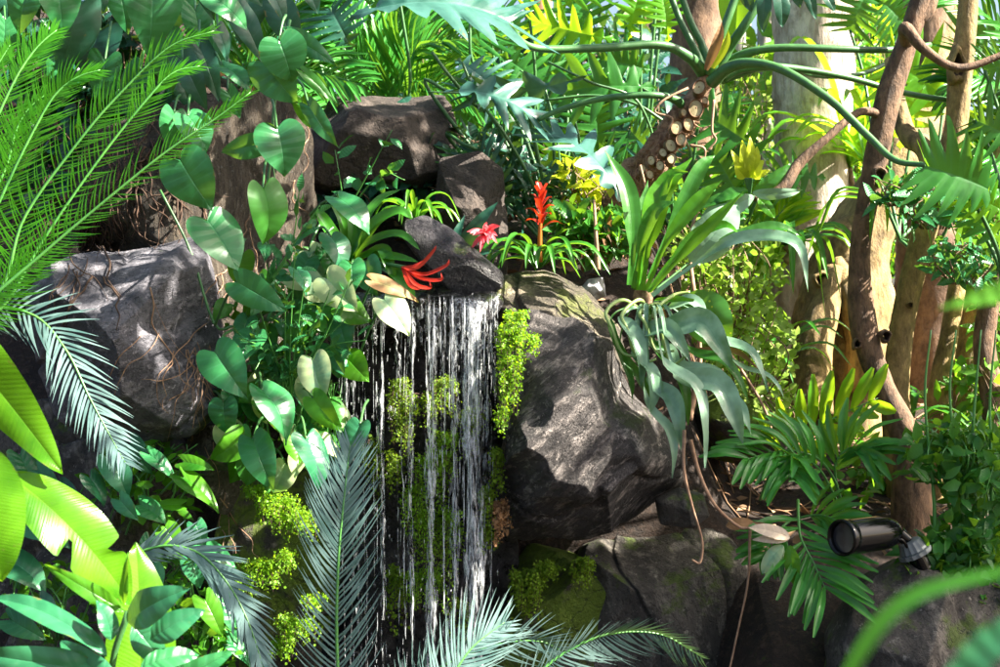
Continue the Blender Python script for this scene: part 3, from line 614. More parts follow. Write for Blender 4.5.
def knot(par, x, y, d, rx, ry, label=None):
    c = P(x, y, d); n_ = Vector((rnd(-.15, .15), -1, rnd(-.1, .1))).normalized(); u = Vector((1, 0, 0)); w_ = Vector((0, 0, 1)); vs = []; R_ = ((1.5, -.02), (1.25, .006), (1.0, .012), (.8, .004), (.55, -.02), (.05, -.035))
    for k, y_ in R_:
        for j in range(20):
            an = 2*math.pi*j/20; q = 1+.12*math.sin(an*3+x)+.08*math.sin(an*5); vs.append(c+u*math.cos(an)*PX(rx, d)*k*q+w_*math.sin(an)*PX(ry, d)*k*q+n_*y_)
    m = MB(); m.add(vs, [[i*20+j, i*20+(j+1) % 20, (i+1)*20+(j+1) % 20, (i+1)*20+j] for i in range(3) for j in range(20)]); o = m.build('knot', [q for q in par.children if q.name.startswith('trunk')][0].data.materials[0], par)
    m = MB(); m.add(vs, [[i*20+j, i*20+(j+1) % 20, (i+1)*20+(j+1) % 20, (i+1)*20+j] for i in (3, 4) for j in range(20)]); m.build('hollow', M_darkroot, o)
TR = [o for o in bpy.data.objects if o.name.startswith('tree') and o.type == 'EMPTY']
bpy.context.view_layer.update()
knot(TR[0], 886, 336, 3.955, 4, 5); knot(TR[0], 857, 344, 3.955, 3, 4); knot(TR[0], 880, 175, 3.95, 5, 7); knot(TR[1], 958, 66, 4.155, 6, 14); knot(TR[1], 910, 305, 4.155, 2.5, 2.5); knot(TR[6], 822, 280, 4.80, 6, 7)

# far trees with crowns: bright green masses with gaps
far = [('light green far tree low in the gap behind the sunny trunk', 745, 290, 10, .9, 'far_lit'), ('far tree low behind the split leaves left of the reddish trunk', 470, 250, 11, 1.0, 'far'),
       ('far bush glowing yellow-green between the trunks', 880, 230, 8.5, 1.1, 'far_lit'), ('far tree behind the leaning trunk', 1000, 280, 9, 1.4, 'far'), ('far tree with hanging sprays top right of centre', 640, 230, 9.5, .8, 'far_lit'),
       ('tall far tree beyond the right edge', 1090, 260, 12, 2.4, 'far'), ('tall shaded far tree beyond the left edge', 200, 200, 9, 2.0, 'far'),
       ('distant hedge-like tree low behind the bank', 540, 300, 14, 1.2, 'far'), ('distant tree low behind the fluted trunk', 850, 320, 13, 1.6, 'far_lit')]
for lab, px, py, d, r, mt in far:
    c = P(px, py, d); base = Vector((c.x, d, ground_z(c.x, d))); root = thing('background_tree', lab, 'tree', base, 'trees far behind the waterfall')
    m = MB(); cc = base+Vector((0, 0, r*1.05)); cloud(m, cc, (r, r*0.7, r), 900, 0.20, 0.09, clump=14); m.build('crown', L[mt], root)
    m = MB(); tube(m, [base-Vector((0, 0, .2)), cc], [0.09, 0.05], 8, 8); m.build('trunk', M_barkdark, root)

# ================================================================ LEAFY PLANTS
def leaf(root, bx, by, tx, ty, w, d, dd=0.0, roll=None, mat='heart', shape='heart', pet=None, bend=0.10, fold=0.22, wave=0.02, name='leaf', pr=0.0028, label=None, n=None, nt=26, sag=0.0, pm=None, **kw):
    B = P(bx, by, d); T = P(tx, ty, d+dd); m = MB()
    if roll is None: roll = rnd(-0.35, 0.35)
    blade(m, B, T, PX(w, d)*1.06, shape, n, roll, bend, fold, wave, nt=nt, **kw)
    o = m.build(name, L[mat] if isinstance(mat, str) else mat, root)
    if label: o['label'] = label
    if pet:
        q = [P(*p) for p in pet]+[B]; r = MB()
        if len(q) == 2 and sag: q = [q[0], q[0].lerp(q[1], .5)+Vector((0, 0, sag)), q[1]]
        tube(r, q, [pr*1.3, pr], 7, 6*len(q)); r.build('petiole', pm or M_petiole, o)
    return o

# --- climbing heart-leaf vine --------------------------------------
v = thing('climbing_plant', 'climbing plant with large heart-shaped leaves hanging down between the boulders and over the falls', 'plant', P(290, 470, 3.5))
HL = [  # base, tip, width, depth, dd, mat, petiole start
 (279, 40, 292, 82, 46, 3.3, 0.03, 'heart', (286, 15, 3.35)), (264, 62, 298, 104, 42, 3.36, 0, 'heart', (278, 42, 3.4)), (277, 128, 284, 176, 51, 3.3, 0, 'heart', (272, 100, 3.4)),
 (262, 143, 222, 152, 24, 3.4, 0.05, 'heart', (274, 150, 3.42)), (263, 188, 262, 245, 44, 3.25, 0.02, 'heart_lit', (266, 160, 3.4)), (180, 160, 212, 210, 50, 3.15, 0, 'heart', (165, 190, 3.35)),
 (174, 112, 166, 148, 32, 3.4, 0, 'heart', (180, 95, 3.5)), (188, 116, 206, 154, 36, 3.38, 0, 'heart', (190, 95, 3.5)), (207, 220, 238, 271, 52, 3.2, 0, 'heart', (196, 240, 3.4)),
 (237, 282, 287, 311, 32, 3.25, 0.02, 'heart', (215, 325, 3.4)), (215, 352, 247, 399, 43, 3.2, -.02, 'heart', (232, 330, 3.4)), (262, 390, 285, 445, 44, 3.2, 0, 'heart', (258, 370, 3.4)),
 (253, 439, 273, 491, 33, 3.22, 0, 'heart', (265, 415, 3.4)), (306, 438, 318, 490, 38, 3.25, 0, 'teal', (300, 415, 3.4)), (338, 198, 369, 236, 34, 3.4, 0, 'heart', (310, 215, 3.5)),
 (331, 237, 340, 273, 33, 3.42, 0, 'teal', (318, 228, 3.5)), (327, 278, 358, 312, 36, 3.35, 0, 'heart_pale', (325, 330, 3.5)), (366, 262, 377, 296, 30, 3.45, 0, 'teal', (375, 320, 3.5)),
 (373, 281, 418, 302, 18, 3.36, 0, 'heart_brown', (352, 335, 3.5)), (384, 300, 409, 336, 34, 3.35, 0, 'heart_pale', (356, 364, 3.5)), (313, 359, 325, 402, 34, 3.28, 0, 'heart_pale', (312, 390, 3.42)),
 (313, 398, 342, 432, 25, 3.25, 0, 'grass', (300, 390, 3.42)), (360, 424, 352, 460, 27, 3.3, 0, 'teal', (368, 400, 3.45)), (309, 106, 338, 147, 19, 3.35, 0, 'heart', (298, 80, 3.42)),
 (303, 72, 337, 106, 12, 3.33, 0.03, 'heart_lit', (298, 60, 3.4)), (288, 36, 337, 66, 22, 3.4, 0, 'heart', (280, 30, 3.45)), (222, 66, 250, 92, 24, 3.5, 0, 'heart', (210, 50, 3.6)),
 (302, 98, 310, 128, 20, 3.4, 0, 'grass', None), (296, 270, 306, 296, 22, 3.36, 0, 'teal', None), (285, 320, 300, 350, 22, 3.4, 0, 'heart', None), (322, 305, 330, 332, 22, 3.42, 0, 'teal', None),
 (248, 318, 240, 348, 22, 3.42, 0, 'heart', None), (270, 345, 262, 372, 20, 3.42, 0, 'heart', None), (340, 320, 350, 352, 26, 3.4, 0, 'teal', None), (300, 325, 288, 352, 18, 3.38, 0, 'grass', None),
 (330, 345, 345, 375, 22, 3.42, 0, 'teal', None), (240, 365, 232, 392, 20, 3.46, 0, 'grass', None), (285, 372, 292, 400, 20, 3.4, 0, 'heart', None), (352, 300, 360, 325, 16, 3.42, 0, 'teal', None)]
for _ in range(70):
    x = rnd(222, 352); y = rnd(240, 470)
    if x > 330 and y > 360: continue
    l = rnd(18, 40); an = rnd(-.9, .9)+(0.5 if x > 290 else -.1)
    HL.append((x, y, x+math.sin(an)*l, y+math.cos(an)*l, l*rnd(.7, .95), rnd(3.36, 3.5), rnd(-.05, .08), random.choice(('heart', 'heart', 'heart_lit', 'heart', 'grass', 'heart_pale', 'heart_pale')), (x+rnd(-14, 14), y-rnd(-5, 22), 3.5)))
for a in HL:
    bx, by, tx, ty, w, d, dd, mt, pt = a
    leaf(v, bx, by, tx, ty, w, d, dd+rnd(-.03, .03), rnd(-.6, .6), mt, 'heart', [pt] if pt else None, bend=rnd(0.04, 0.18), fold=rnd(.12, .5), wave=rnd(.015, .05), sag=0.012)
for pts, r in (([(268, 250, 3.5), (266, 200, 3.42), (272, 150, 3.42), (275, 100, 3.42), (290, 20, 3.46)], .004), ([(262, 470, 3.55), (300, 415, 3.45), (300, 340, 3.45), (310, 250, 3.5), (322, 220, 3.55)], .004), ([(258, 470, 3.5), (262, 400, 3.42), (240, 330, 3.42), (215, 325, 3.42), (190, 250, 3.5), (160, 190, 3.5)], .0035),
               ([(270, 150, 3.4), (275, 185, 3.4), (268, 205, 3.42), (262, 225, 3.5)], .002)):
    m = MB(); tube(m, [P(*p) for p in pts], r, 7); m.build('stem', M_petiole, v)

# shrub of small dark leaves woven through it
def sprig(label, stems, n, l, w, mat, name='small_shrub', cat='shrub', sm_=M_stem, spread=0.4, sr=.0018, up=0.1, group=None, droop=0.0):
    b = P(*stems[0][0]); root = thing(name, label, cat, b, group); fm_ = MB(); st = MB()
    for s_ in stems:
        c = tube(st, [P(*p) for p in s_], [sr*1.5, sr*0.6], 6, 24)
        for i in range(n):
            t = rnd(0.15, 1); p = c[min(23, int(t*23))]; dr = (c[-1]-c[0]).normalized()
            d = (dr*0.6+rdir(up)*0.9-Vector((0, 0, droop))).normalized(); smallleaf(fm_, p+d*rnd(0.002, 0.02), d, (rdir(0.8)+Vector((0, -0.8, 0.3))).normalized(), l*rnd(.6, 1.2), w*rnd(.7, 1.2))
    fm_.build('foliage', L[mat], root); st.build('stems', sm_, root); return root
sprig('bushy sprig of small dark pointed leaves between the heart leaves', [[(285+rnd(-8, 8), 400, 3.4), (285+a*0.5, 350, 3.36), (285+a, 400-b, 3.3)] for a, b in ((-45, 60), (-25, 90), (0, 110), (20, 120), (45, 110), (60, 80), (65, 120), (80, 60), (-30, 30), (30, 60), (10, 150))], 12, 0.042, 0.017, 'heart')
sprig('thin sprig of small pointed green leaves at the left of the pale heart leaves', [[(258, 300, 3.38), (290, 250, 3.36), (300+a, 245-b, 3.33)] for a, b in ((0, 60), (20, 40), (5, 20))], 12, 0.045, 0.018, 'heart')
sprig('ivy sprig with small lobed leaves in front of the flat-topped dark boulder', [[(345, 215, 3.9), (370, 170, 3.85), (392, 130, 3.8)], [(345, 215, 3.9), (340, 180, 3.85), (335, 150, 3.85)], [(345, 215, 3.9), (380, 175, 3.85), (405, 180, 3.85)]], 9, 0.06, 0.032, 'heart')

# --- dark big leaves at the top left ------------------------------
v = thing('climbing_plant', 'dark broad-leaved climber with hanging leaves in the upper left corner above the fern-like fronds', 'plant', P(120, 120, 4.0))
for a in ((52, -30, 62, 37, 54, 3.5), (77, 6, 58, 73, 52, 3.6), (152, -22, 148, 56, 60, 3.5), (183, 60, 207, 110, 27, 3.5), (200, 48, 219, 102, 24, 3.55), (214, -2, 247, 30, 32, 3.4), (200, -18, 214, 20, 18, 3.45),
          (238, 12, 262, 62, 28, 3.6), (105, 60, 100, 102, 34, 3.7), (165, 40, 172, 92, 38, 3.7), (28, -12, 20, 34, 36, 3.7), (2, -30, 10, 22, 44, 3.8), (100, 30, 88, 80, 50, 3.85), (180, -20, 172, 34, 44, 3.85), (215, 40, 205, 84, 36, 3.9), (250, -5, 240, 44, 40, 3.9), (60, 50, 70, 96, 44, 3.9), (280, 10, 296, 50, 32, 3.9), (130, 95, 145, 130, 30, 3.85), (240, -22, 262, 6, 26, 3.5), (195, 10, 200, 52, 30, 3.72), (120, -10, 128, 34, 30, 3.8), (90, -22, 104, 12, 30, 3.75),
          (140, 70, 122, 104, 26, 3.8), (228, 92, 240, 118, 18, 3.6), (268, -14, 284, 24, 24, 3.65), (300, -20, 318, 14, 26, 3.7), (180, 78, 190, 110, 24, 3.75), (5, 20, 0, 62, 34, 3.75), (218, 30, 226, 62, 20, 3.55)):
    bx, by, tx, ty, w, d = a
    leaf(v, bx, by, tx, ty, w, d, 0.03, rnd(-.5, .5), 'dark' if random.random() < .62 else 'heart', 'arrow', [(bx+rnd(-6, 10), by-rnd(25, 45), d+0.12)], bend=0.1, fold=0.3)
# dark dead sheaths and roots on the shaded bank
def bvh_of(m): return BVHTree.FromPolygons([Vector(x) for x in m.v], m.f)
def roots(label, regs, mat, name='hanging_roots', cat='roots', r=(.0012, .004), stuff=False):
    m = MB(); root = None
    for (x0, x1, y0, y1, n, L_) in regs:
        for _ in range(n):
            x, y = rnd(x0, x1), rnd(y0, y1); pts = []; an = rnd(-0.5, 0.5)
            for k in range(9):
                h, nn = hit(x, y, 4.0, BV+[GB]); pts.append(h+nn*rnd(0.0, .012)-Vector((0, rnd(0, .008), 0)))
                an += rnd(-.7, .7); an *= 0.85; x += math.sin(an)*L_/8; y += math.cos(an)*L_/8
            pts = [pts[0]]+[q for p_, q in zip(pts, pts[1:]) if abs(q.y-pts[0].y) < 0.25]
            if len(pts) < 3: continue
            if not stuff: m = MB()
            rr = rnd(*r); tube(m, pts, [rr, rr*.8, rr*.3], 5, 24, bumps=0.3)
            if not stuff:
                root = root or thing(name, label, cat, pts[0]); m.build('root', mat, root)
    if stuff: tag(m.build(name, mat), label, cat, kind='stuff')
roots('tangle of dark brown roots hanging on the shaded bank above the root-laced boulder', [(0, 120, 190, 280, 60, 60), (60, 200, 20, 200, 150, 60), (0, 60, 20, 200, 60, 70)], M_darkroot, r=(.001, .0035), stuff=True)
roots('thin reddish roots creeping down the face of the big left boulder', [(140, 215, 320, 350, 5, 110), (145, 150, 285, 300, 2, 130), (190, 215, 330, 400, 14, 60), (150, 200, 350, 352, 4, 60)], M_root, r=(.0005, .002))
roots('pale roots and rootlets clinging to the sunlit pillar', [(215, 312, 100, 300, 16, 50), (205, 235, 420, 520, 6, 90)], M_root, r=(.0008, .0022))

# --- cycads ---------------------------------------------------------
v = thing('cycad', 'bright green cycad with stiff upright feathery fronds at the upper left', 'cycad', P(-60, 330, 2.95))
def px3(pts, d0, d1): return [P(x, y, d0+(d1-d0)*i/(len(pts)-1)) for i, (x, y) in enumerate(pts)]
for pts, d0, d1, ln in (([(-60, 330), (-25, 180), (10, 90), (35, 50), (57, 30)], 3.0, 3.1, 0.085), ([(-60, 330), (0, 200), (33, 132), (63, 86), (100, 70)], 2.95, 3.0, 0.085), ([(-55, 332), (0, 290), (23, 220), (76, 145), (115, 99), (165, 50), (214, 31)], 2.9, 2.95, 0.075),
                        ([(-50, 332), (10, 300), (60, 210), (130, 122), (165, 78), (200, 66)], 2.95, 3.05, 0.07), ([(-50, 334), (0, 290), (33, 262), (82, 220), (158, 158), (211, 122), (251, 92)], 2.85, 2.9, 0.062),
                        ([(-60, 330), (-50, 200), (-20, 100), (10, 45)], 3.1, 3.2, 0.085), ([(-60, 330), (-30, 240), (5, 170), (20, 120), (45, 95)], 3.15, 3.2, .08)):
    frond(v, px3(pts, d0, d1), L['cycad_fresh'], 92, ln, 0.0036, 62, Vector((0.35, -0.85, 0.5)), 0.25, 0.45, rr=.0034, keys=[(0, .7), (.2, 1), (.6, .9), (.85, .55), (1, .3)], jit=0.14)
v = thing('cycad', 'blue-green cycad frond arching down in front of the root-laced boulder', 'cycad', P(-80, 340, 3.0))
frond(v, px3([(-80, 340), (-10, 308), (48, 324), (78, 376), (104, 425), (126, 464)], 3.0, 2.9), L['cycad_blue'], 50, 0.10, 0.0065, 60, Vector((0.3, -1, 0.3)), 0.1, 0.35, rr=.003, keys=[(0, .5), (.2, .9), (.6, 1), (.85, .7), (1, .35)])
v = thing('cycad', 'blue-green cycad whose feathery fronds rise in front of the foot of the falls', 'cycad', P(390, 800, 2.7))
frond(v, px3([(352, 800), (338, 680), (338, 570), (344, 500), (350, 445)], 2.75, 2.85), L['cycad_blue'], 66, 0.125, 0.0048, 58, Vector((0, -1, 0.2)), 0.3, 0.55, rr=.0034, keys=[(0, .9), (.5, 1), (.8, .7), (1, .3)], start=0.2)
frond(v, px3([(470, 800), (500, 710), (560, 657), (598, 638), (650, 631), (702, 657)], 2.75, 2.95), L['cycad_blue'], 52, 0.12, 0.0045, 66, Vector((-0.1, -0.75, -0.5)), 0.35, 0.45, rr=.003, start=0.25, both=(0.6, 1))
frond(v, px3([(400, 790), (440, 700), (470, 650), (505, 622)], 2.85, 3.0), L['cycad_blue'], 50, 0.125, 0.0045, 62, Vector((0.2, -1, 0.1)), 0.3, 0.6, rr=.003)
frond(v, px3([(380, 790), (400, 720), (440, 668), (520, 640), (560, 650)], 2.9, 3.05), L['cycad_blue'], 46, 0.10, 0.0045, 62, Vector((0.0, -1, -0.2)), 0.3, 0.5, rr=.003)
v = thing('cycad', 'dark blue-green cycad frond drooping behind the low leaves left of the tall frond', 'cycad', P(120, 560, 2.9))
frond(v, px3([(120, 560), (180, 545), (225, 580), (255, 640), (275, 720)], 2.95, 2.85), L['cycad_blue'], 56, 0.09, 0.008, 38, Vector((0.3, -1, 0.3)), 0.1, 0.25, rr=.003)

# --- arrow-leaf ground cover, lower left -----------------------------
v = thing('arrowhead_plant', 'low creeping plant with arrow-shaped green leaves on the lower left rocks', 'plant', P(130, 560, 3.5))
AL = [(127, 400, 148, 432, 24, 'heart'), (130, 445, 152, 474, 26, 'teal'), (112, 460, 128, 498, 30, 'teal'), (140, 505, 166, 524, 26, 'heart'), (180, 505, 152, 508, 15, 'grass'), (165, 527, 182, 560, 24, 'grass'), (184, 462, 214, 470, 17, 'grass'),
      (184, 478, 218, 513, 27, 'grass'), (28, 524, 70, 548, 28, 'teal'), (12, 562, 46, 592, 36, 'teal'), (196, 525, 205, 548, 18, 'teal'), (200, 545, 236, 568, 22, 'heart'), (192, 560, 200, 588, 24, 'teal'), (60, 490, 84, 520, 26, 'dark'), (90, 478, 104, 506, 24, 'teal'),
      (150, 455, 176, 482, 18, 'heart'), (20, 455, 34, 490, 26, 'heart'), (38, 470, 60, 486, 18, 'teal'), (84, 565, 100, 592, 24, 'teal'), (150, 570, 158, 596, 26, 'teal'), (10, 620, 46, 640, 24, 'heart'), (225, 600, 240, 640, 24, 'heart'), (205, 600, 222, 636, 24, 'grass'),
      (180, 610, 196, 640, 26, 'grass'), (60, 620, 90, 640, 22, 'teal'), (40, 600, 58, 622, 20, 'dark'), (150, 540, 140, 566, 18, 'heart'), (228, 640, 250, 668, 20, 'heart'), (120, 500, 138, 520, 18, 'teal')]
for a in AL:
    bx, by, tx, ty, w, mt = a; d = 3.35+rnd(-.08, .12)
    leaf(v, bx, by, tx, ty, w, d, 0, rnd(-.5, .5), mt, 'arrow', [(bx+rnd(-25, 10), by+rnd(15, 45), d+.1)], bend=.1, fold=.3, sag=.01, pr=.002)

# --- foreground broad leaves, lower left ------------------------------
v = thing('broad_leaved_plant', 'big glowing yellow-green leaves with torn edges in the lower left foreground', 'plant', P(-20, 760, 2.0))
leaf(v, -70, 310, 63, 474, 58, 2.15, 0.05, 0.5, 'banana', 'lance', bend=-0.06, fold=0.25, nt=50, nj=6)
leaf(v, -22, 440, 2, 582, 66, 1.9, 0, 0.2, 'banana', 'oval', bend=0.08, fold=0.2, nt=50, nj=6)
leaf(v, 8, 474, 132, 606, 64, 2.2, 0.05, -0.1, 'banana', 'oval', [(-50, 450, 2.2)], bend=0.12, fold=0.3, nt=70, nj=8, tears=((1, .55, .022, .75), (-1, .66, .02, .6)), droop=-0.0, pm=M_petiole)
leaf(v, 140, 740, 136, 542, 66, 2.3, 0.05, 0.2, 'banana', 'oval', bend=0.04, fold=0.3, nt=60, nj=6)
v = thing('broad_leaved_plant', 'blue-green lance-leaved plant at the bottom left foreground beside the glowing torn leaf', 'plant', P(118, 760, 2.05))
for a in ((125, 612, 44, 564, 17, 'grass'), (107, 655, -14, 598, 28, 'teal'), (105, 672, -30, 652, 32, 'teal'), (128, 622, 190, 588, 36, 'teal'), (132, 624, 166, 668, 28, 'teal'), (150, 640, 205, 610, 28, 'teal'), (140, 668, 200, 655, 24, 'heart'), (124, 605, 128, 552, 8, 'grass'),
          (112, 640, 96, 600, 22, 'teal'), (165, 690, 235, 650, 24, 'heart'), (120, 690, 60, 640, 26, 'teal')):
    bx, by, tx, ty, w, mt = a
    leaf(v, bx, by, tx, ty, w, 2.05+rnd(-.04, .06), rnd(-.05, .05), rnd(-.4, .4), mt, 'lance', bend=.12, fold=.35, nt=34, nj=4)
m = MB(); tube(m, [P(118, 760, 2.1), P(112, 670, 2.08), P(128, 612, 2.07)], .005, 8); m.build('stem', M_petiole, v)

# --- maidenhair ferns and moss cushions ---------------------------------
def maiden(label, blobs, mat='maiden', l=.0068, d0=3.42, den=1.0, name='maidenhair_fern', cat='fern'):
    b = P(blobs[0][0], blobs[0][1], d0); root = thing(name, label, cat, b, None); m = MB(); st = MB()
    for (x, y, rx, ry, n) in blobs:
        for _ in range(max(5, int(n/9))):
            ox = rnd(-rx, rx)*0.8; ox = ox*rnd(.6, 1.35); top = P(x+ox*0.45+rnd(-3, 3), y-ry*rnd(.5, .8), d0+0.05); end = P(x+ox, y+rnd(-.7, 1.15)*ry, d0+rnd(-.07, .05))
            mid_ = top.lerp(end, .45)+Vector((PX(ox*.3, d0), -0.03, 0.012)); c = tube(st, [top, mid_, end], [.0009, .0004], 4, 16)
            for k in range(int(28*den)):
                p = c[min(15, int(rnd(0.2, 1)*15))]+rdir()*rnd(0, .015); s_ = l*rnd(.5, 1.25)
                smallleaf(m, p, (rdir()-Vector((0, 0.2, .7))).normalized(), (rdir()*1.2+Vector((0, -.7, .5))).normalized(), s_, s_*.9)
    m.build('foliage', L[mat], root); st.build('stems', M_darkroot, root); return root
maiden('bright maidenhair fern cascading at the right edge of the falls', [(512, 348, 15, 26, 620), (510, 385, 13, 34, 520), (533, 348, 7, 12, 90), (502, 420, 6, 16, 110), (515, 322, 10, 9, 150)], d0=3.4)
maiden('sunlit maidenhair fern growing behind the falling water', [(432, 480, 20, 34, 620), (436, 540, 26, 40, 1000), (428, 590, 24, 24, 420), (445, 450, 16, 24, 260), (415, 510, 14, 30, 260)], d0=3.53)
maiden('darker maidenhair fern hanging at the top behind the falling water', [(405, 430, 14, 30, 300), (425, 410, 18, 22, 200), (395, 470, 12, 24, 160), (445, 395, 14, 22, 220), (400, 400, 14, 26, 220), (470, 430, 12, 30, 200)], mat='moss', d0=3.56)
maiden('upper maidenhair fern clump below the lowest heart leaf', [(278, 512, 24, 20, 560), (258, 498, 14, 12, 160), (300, 526, 16, 18, 260)], d0=3.42)
maiden('yellow-green maidenhair fern clump in the middle left of the tall blue frond', [(262, 575, 22, 16, 440), (244, 588, 12, 12, 140), (285, 562, 14, 12, 150)], d0=3.44)
maiden('lowest maidenhair fern clump above the bottom edge left of the tall frond', [(298, 630, 22, 16, 400), (318, 604, 12, 12, 130), (282, 650, 16, 12, 160)], d0=3.44)
maiden('moss cushion glowing green in the grotto right of the falls', [(527, 592, 18, 26, 700), (545, 575, 14, 14, 200)], mat='moss', l=.008, d0=3.66, name='moss_cushion', cat='moss')
maiden('moss tuft on the wall below the tilted boulder', [(583, 572, 12, 16, 400)], mat='moss', l=.007, d0=3.68, name='moss_cushion', cat='moss')
maiden('olive moss strip hanging at the left edge of the tilted boulder', [(487, 510, 7, 26, 300), (497, 470, 7, 26, 200), (488, 540, 8, 14, 120)], mat='moss', l=.008, d0=3.5, name='moss_cushion', cat='moss')
maiden('small dangling brown dry fern beneath the tilted boulder', [(500, 520, 7, 22, 200)], mat='dead', l=.010, d0=3.48, name='dry_fern')
maiden('fine fern fringe growing on the wet wall at the left side of the falls', [(395, 600, 12, 40, 200), (372, 470, 10, 40, 150), (460, 620, 14, 26, 160)], mat='moss', l=.009, d0=3.62)

# --- bromeliads ----------------------------------------------------------
def rosette(parent, x, y, d, n, ln, w, mat, seed, arch=1.0, up=0.75, name='leaf', a0=0, a1=6.283, prof='strap'):
    R = random.Random(seed); c = P(x, y, d)
    for i in range(n):
        an = a0+(a1-a0)*(i+R.uniform(.2, .8))/n; l = ln*R.uniform(.7, 1.15); e = up*R.uniform(.5, 1.2)
        h = Vector((math.cos(an), math.sin(an)*.8, 0)); m = MB()
        pts = [c+h*.01, c+h*l*.35+Vector((0, 0, l*.42*e)), c+h*l*.75+Vector((0, 0, l*.5*e-.06*arch*l)), c+h*l*1.05+Vector((0, 0, l*.35*e-.35*arch*l))]
        strap(m, pts, w*R.uniform(.8, 1.1), 14, Vector((0, -.3, 1)), .55, prof); m.build(name, L[mat], parent)
v = thing('bromeliad', 'bromeliad with a tall orange-red spiky flower above a green rosette', 'bromeliad', P(540, 282, 3.75))
rosette(v, 538, 268, 3.74, 22, 0.17, 0.022, 'strap', 3, up=.8)
fl = MB(); tube(fl, [P(540, 262, 3.7), P(540, 235, 3.7), P(541, 214, 3.7)], [.007, .006, .004], 8); so_ = fl.build('flower_stalk', L['orange'], v)
fl = MB(); R = random.Random(4); c0 = P(541, 204, 3.7)
for k in range(15):
    t = k/14; an = k*2.4; z = -0.07+0.10*t; l = 0.062*(1-.5*t); h = Vector((math.cos(an), math.sin(an), 0)); b = c0+Vector((0, 0, z))
    strap(fl, [b, b+h*l*.5+Vector((0, 0, l*(.35+.5*t))), b+h*l*(1-.5*t)+Vector((0, 0, l*(.25+.8*t)))], .019, 8, Vector((0, 0, 1)), .5, 'lance')
fl.build('flower', L['red'], v)
v = thing('bromeliad', 'bromeliad with a rose pink flower head on the dark slanting rock', 'bromeliad', P(470, 268, 3.7))
for pts, w in (([(452, 272, 3.7), (462, 250, 3.68), (480, 222, 3.66), (498, 202, 3.66)], .045), ([(450, 272, 3.7), (455, 240, 3.7), (465, 215, 3.72)], .03), ([(455, 272, 3.7), (475, 255, 3.66), (500, 250, 3.64)], .026)):
    m = MB(); strap(m, [P(*p) for p in pts], w, 14, Vector((0, -1, .4)), .4, 'lance'); m.build('leaf', L['dark'], v)
fl = MB(); c0 = P(486, 236, 3.6)
for k in range(30):
    d = (rdir()+Vector((0, -.5, .1))).normalized(); l = rnd(.035, .055)
    strap(fl, [c0, c0+d*l*.5+Vector((0, 0, .004)), c0+d*l-Vector((0, 0, .008))], .015, 7, Vector((0, -1, .6)), .3, 'lance')
fl.build('flower', L['pink'], v); m = MB(); tube(m, [P(468, 268, 3.7), P(478, 255, 3.64), P(486, 238, 3.61)], .004, 6); m.build('flower_stalk', M_petiole, v)
v = thing('bromeliad', 'bromeliad with a drooping scarlet flower low over the spillway and long strap leaves', 'bromeliad', P(355, 285, 3.6))
for pts in ([(352, 262, 3.55), (372, 242, 3.5), (400, 235, 3.48), (420, 250, 3.46)], [(350, 264, 3.55), (368, 256, 3.5), (395, 258, 3.46), (418, 262, 3.44)], [(348, 262, 3.55), (355, 238, 3.55), (350, 205, 3.55), (340, 195, 3.55)], [(352, 262, 3.55), (375, 225, 3.55), (398, 212, 3.55), (410, 218, 3.55)],
            [(350, 262, 3.55), (335, 240, 3.52), (318, 215, 3.5), (312, 222, 3.5)], [(355, 268, 3.55), (385, 268, 3.48), (405, 285, 3.45), (415, 300, 3.44)], [(352, 266, 3.55), (380, 250, 3.5), (388, 262, 3.46), (395, 285, 3.46)], [(350, 262, 3.55), (362, 225, 3.55), (380, 200, 3.58), (400, 190, 3.6)],
            [(352, 266, 3.55), (340, 258, 3.5), (322, 262, 3.46)], [(352, 266, 3.55), (345, 225, 3.56), (330, 200, 3.56)]):
    m = MB(); strap(m, [P(*p) for p in pts], rnd(.028, .04), 16, Vector((0, -.7, .7)), .45, 'strap'); m.build('leaf', L['strap'], v)
m = MB(); tube(m, [P(362, 262, 3.5), P(385, 264, 3.46), P(408, 268, 3.42)], .005, 7); m.build('flower_stalk', M_petiole, v)
fl = MB()
for tx, ty in ((446, 266), (441, 280), (430, 288), (433, 252), (418, 289), (424, 262)):
    a_, b_ = P(402, 267, 3.42), P(tx, ty, 3.38+rnd(-.02, .03)); strap(fl, [a_, a_.lerp(b_, .5)+Vector((0, -.01, rnd(-.025, -.005))), b_, b_+Vector((rnd(-.004, .01), 0, rnd(.004, .018)))], .012, 14, Vector((0, -.8, .6)), .4, 'lance')
fl.build('flower', L['red'], v)
v = thing('bromeliad', 'green grassy rosette without a flower beneath the flat-topped dark boulder', 'bromeliad', P(420, 222, 3.9))
rosette(v, 415, 222, 3.88, 14, .15, .018, 'grass', 9, up=1.1)

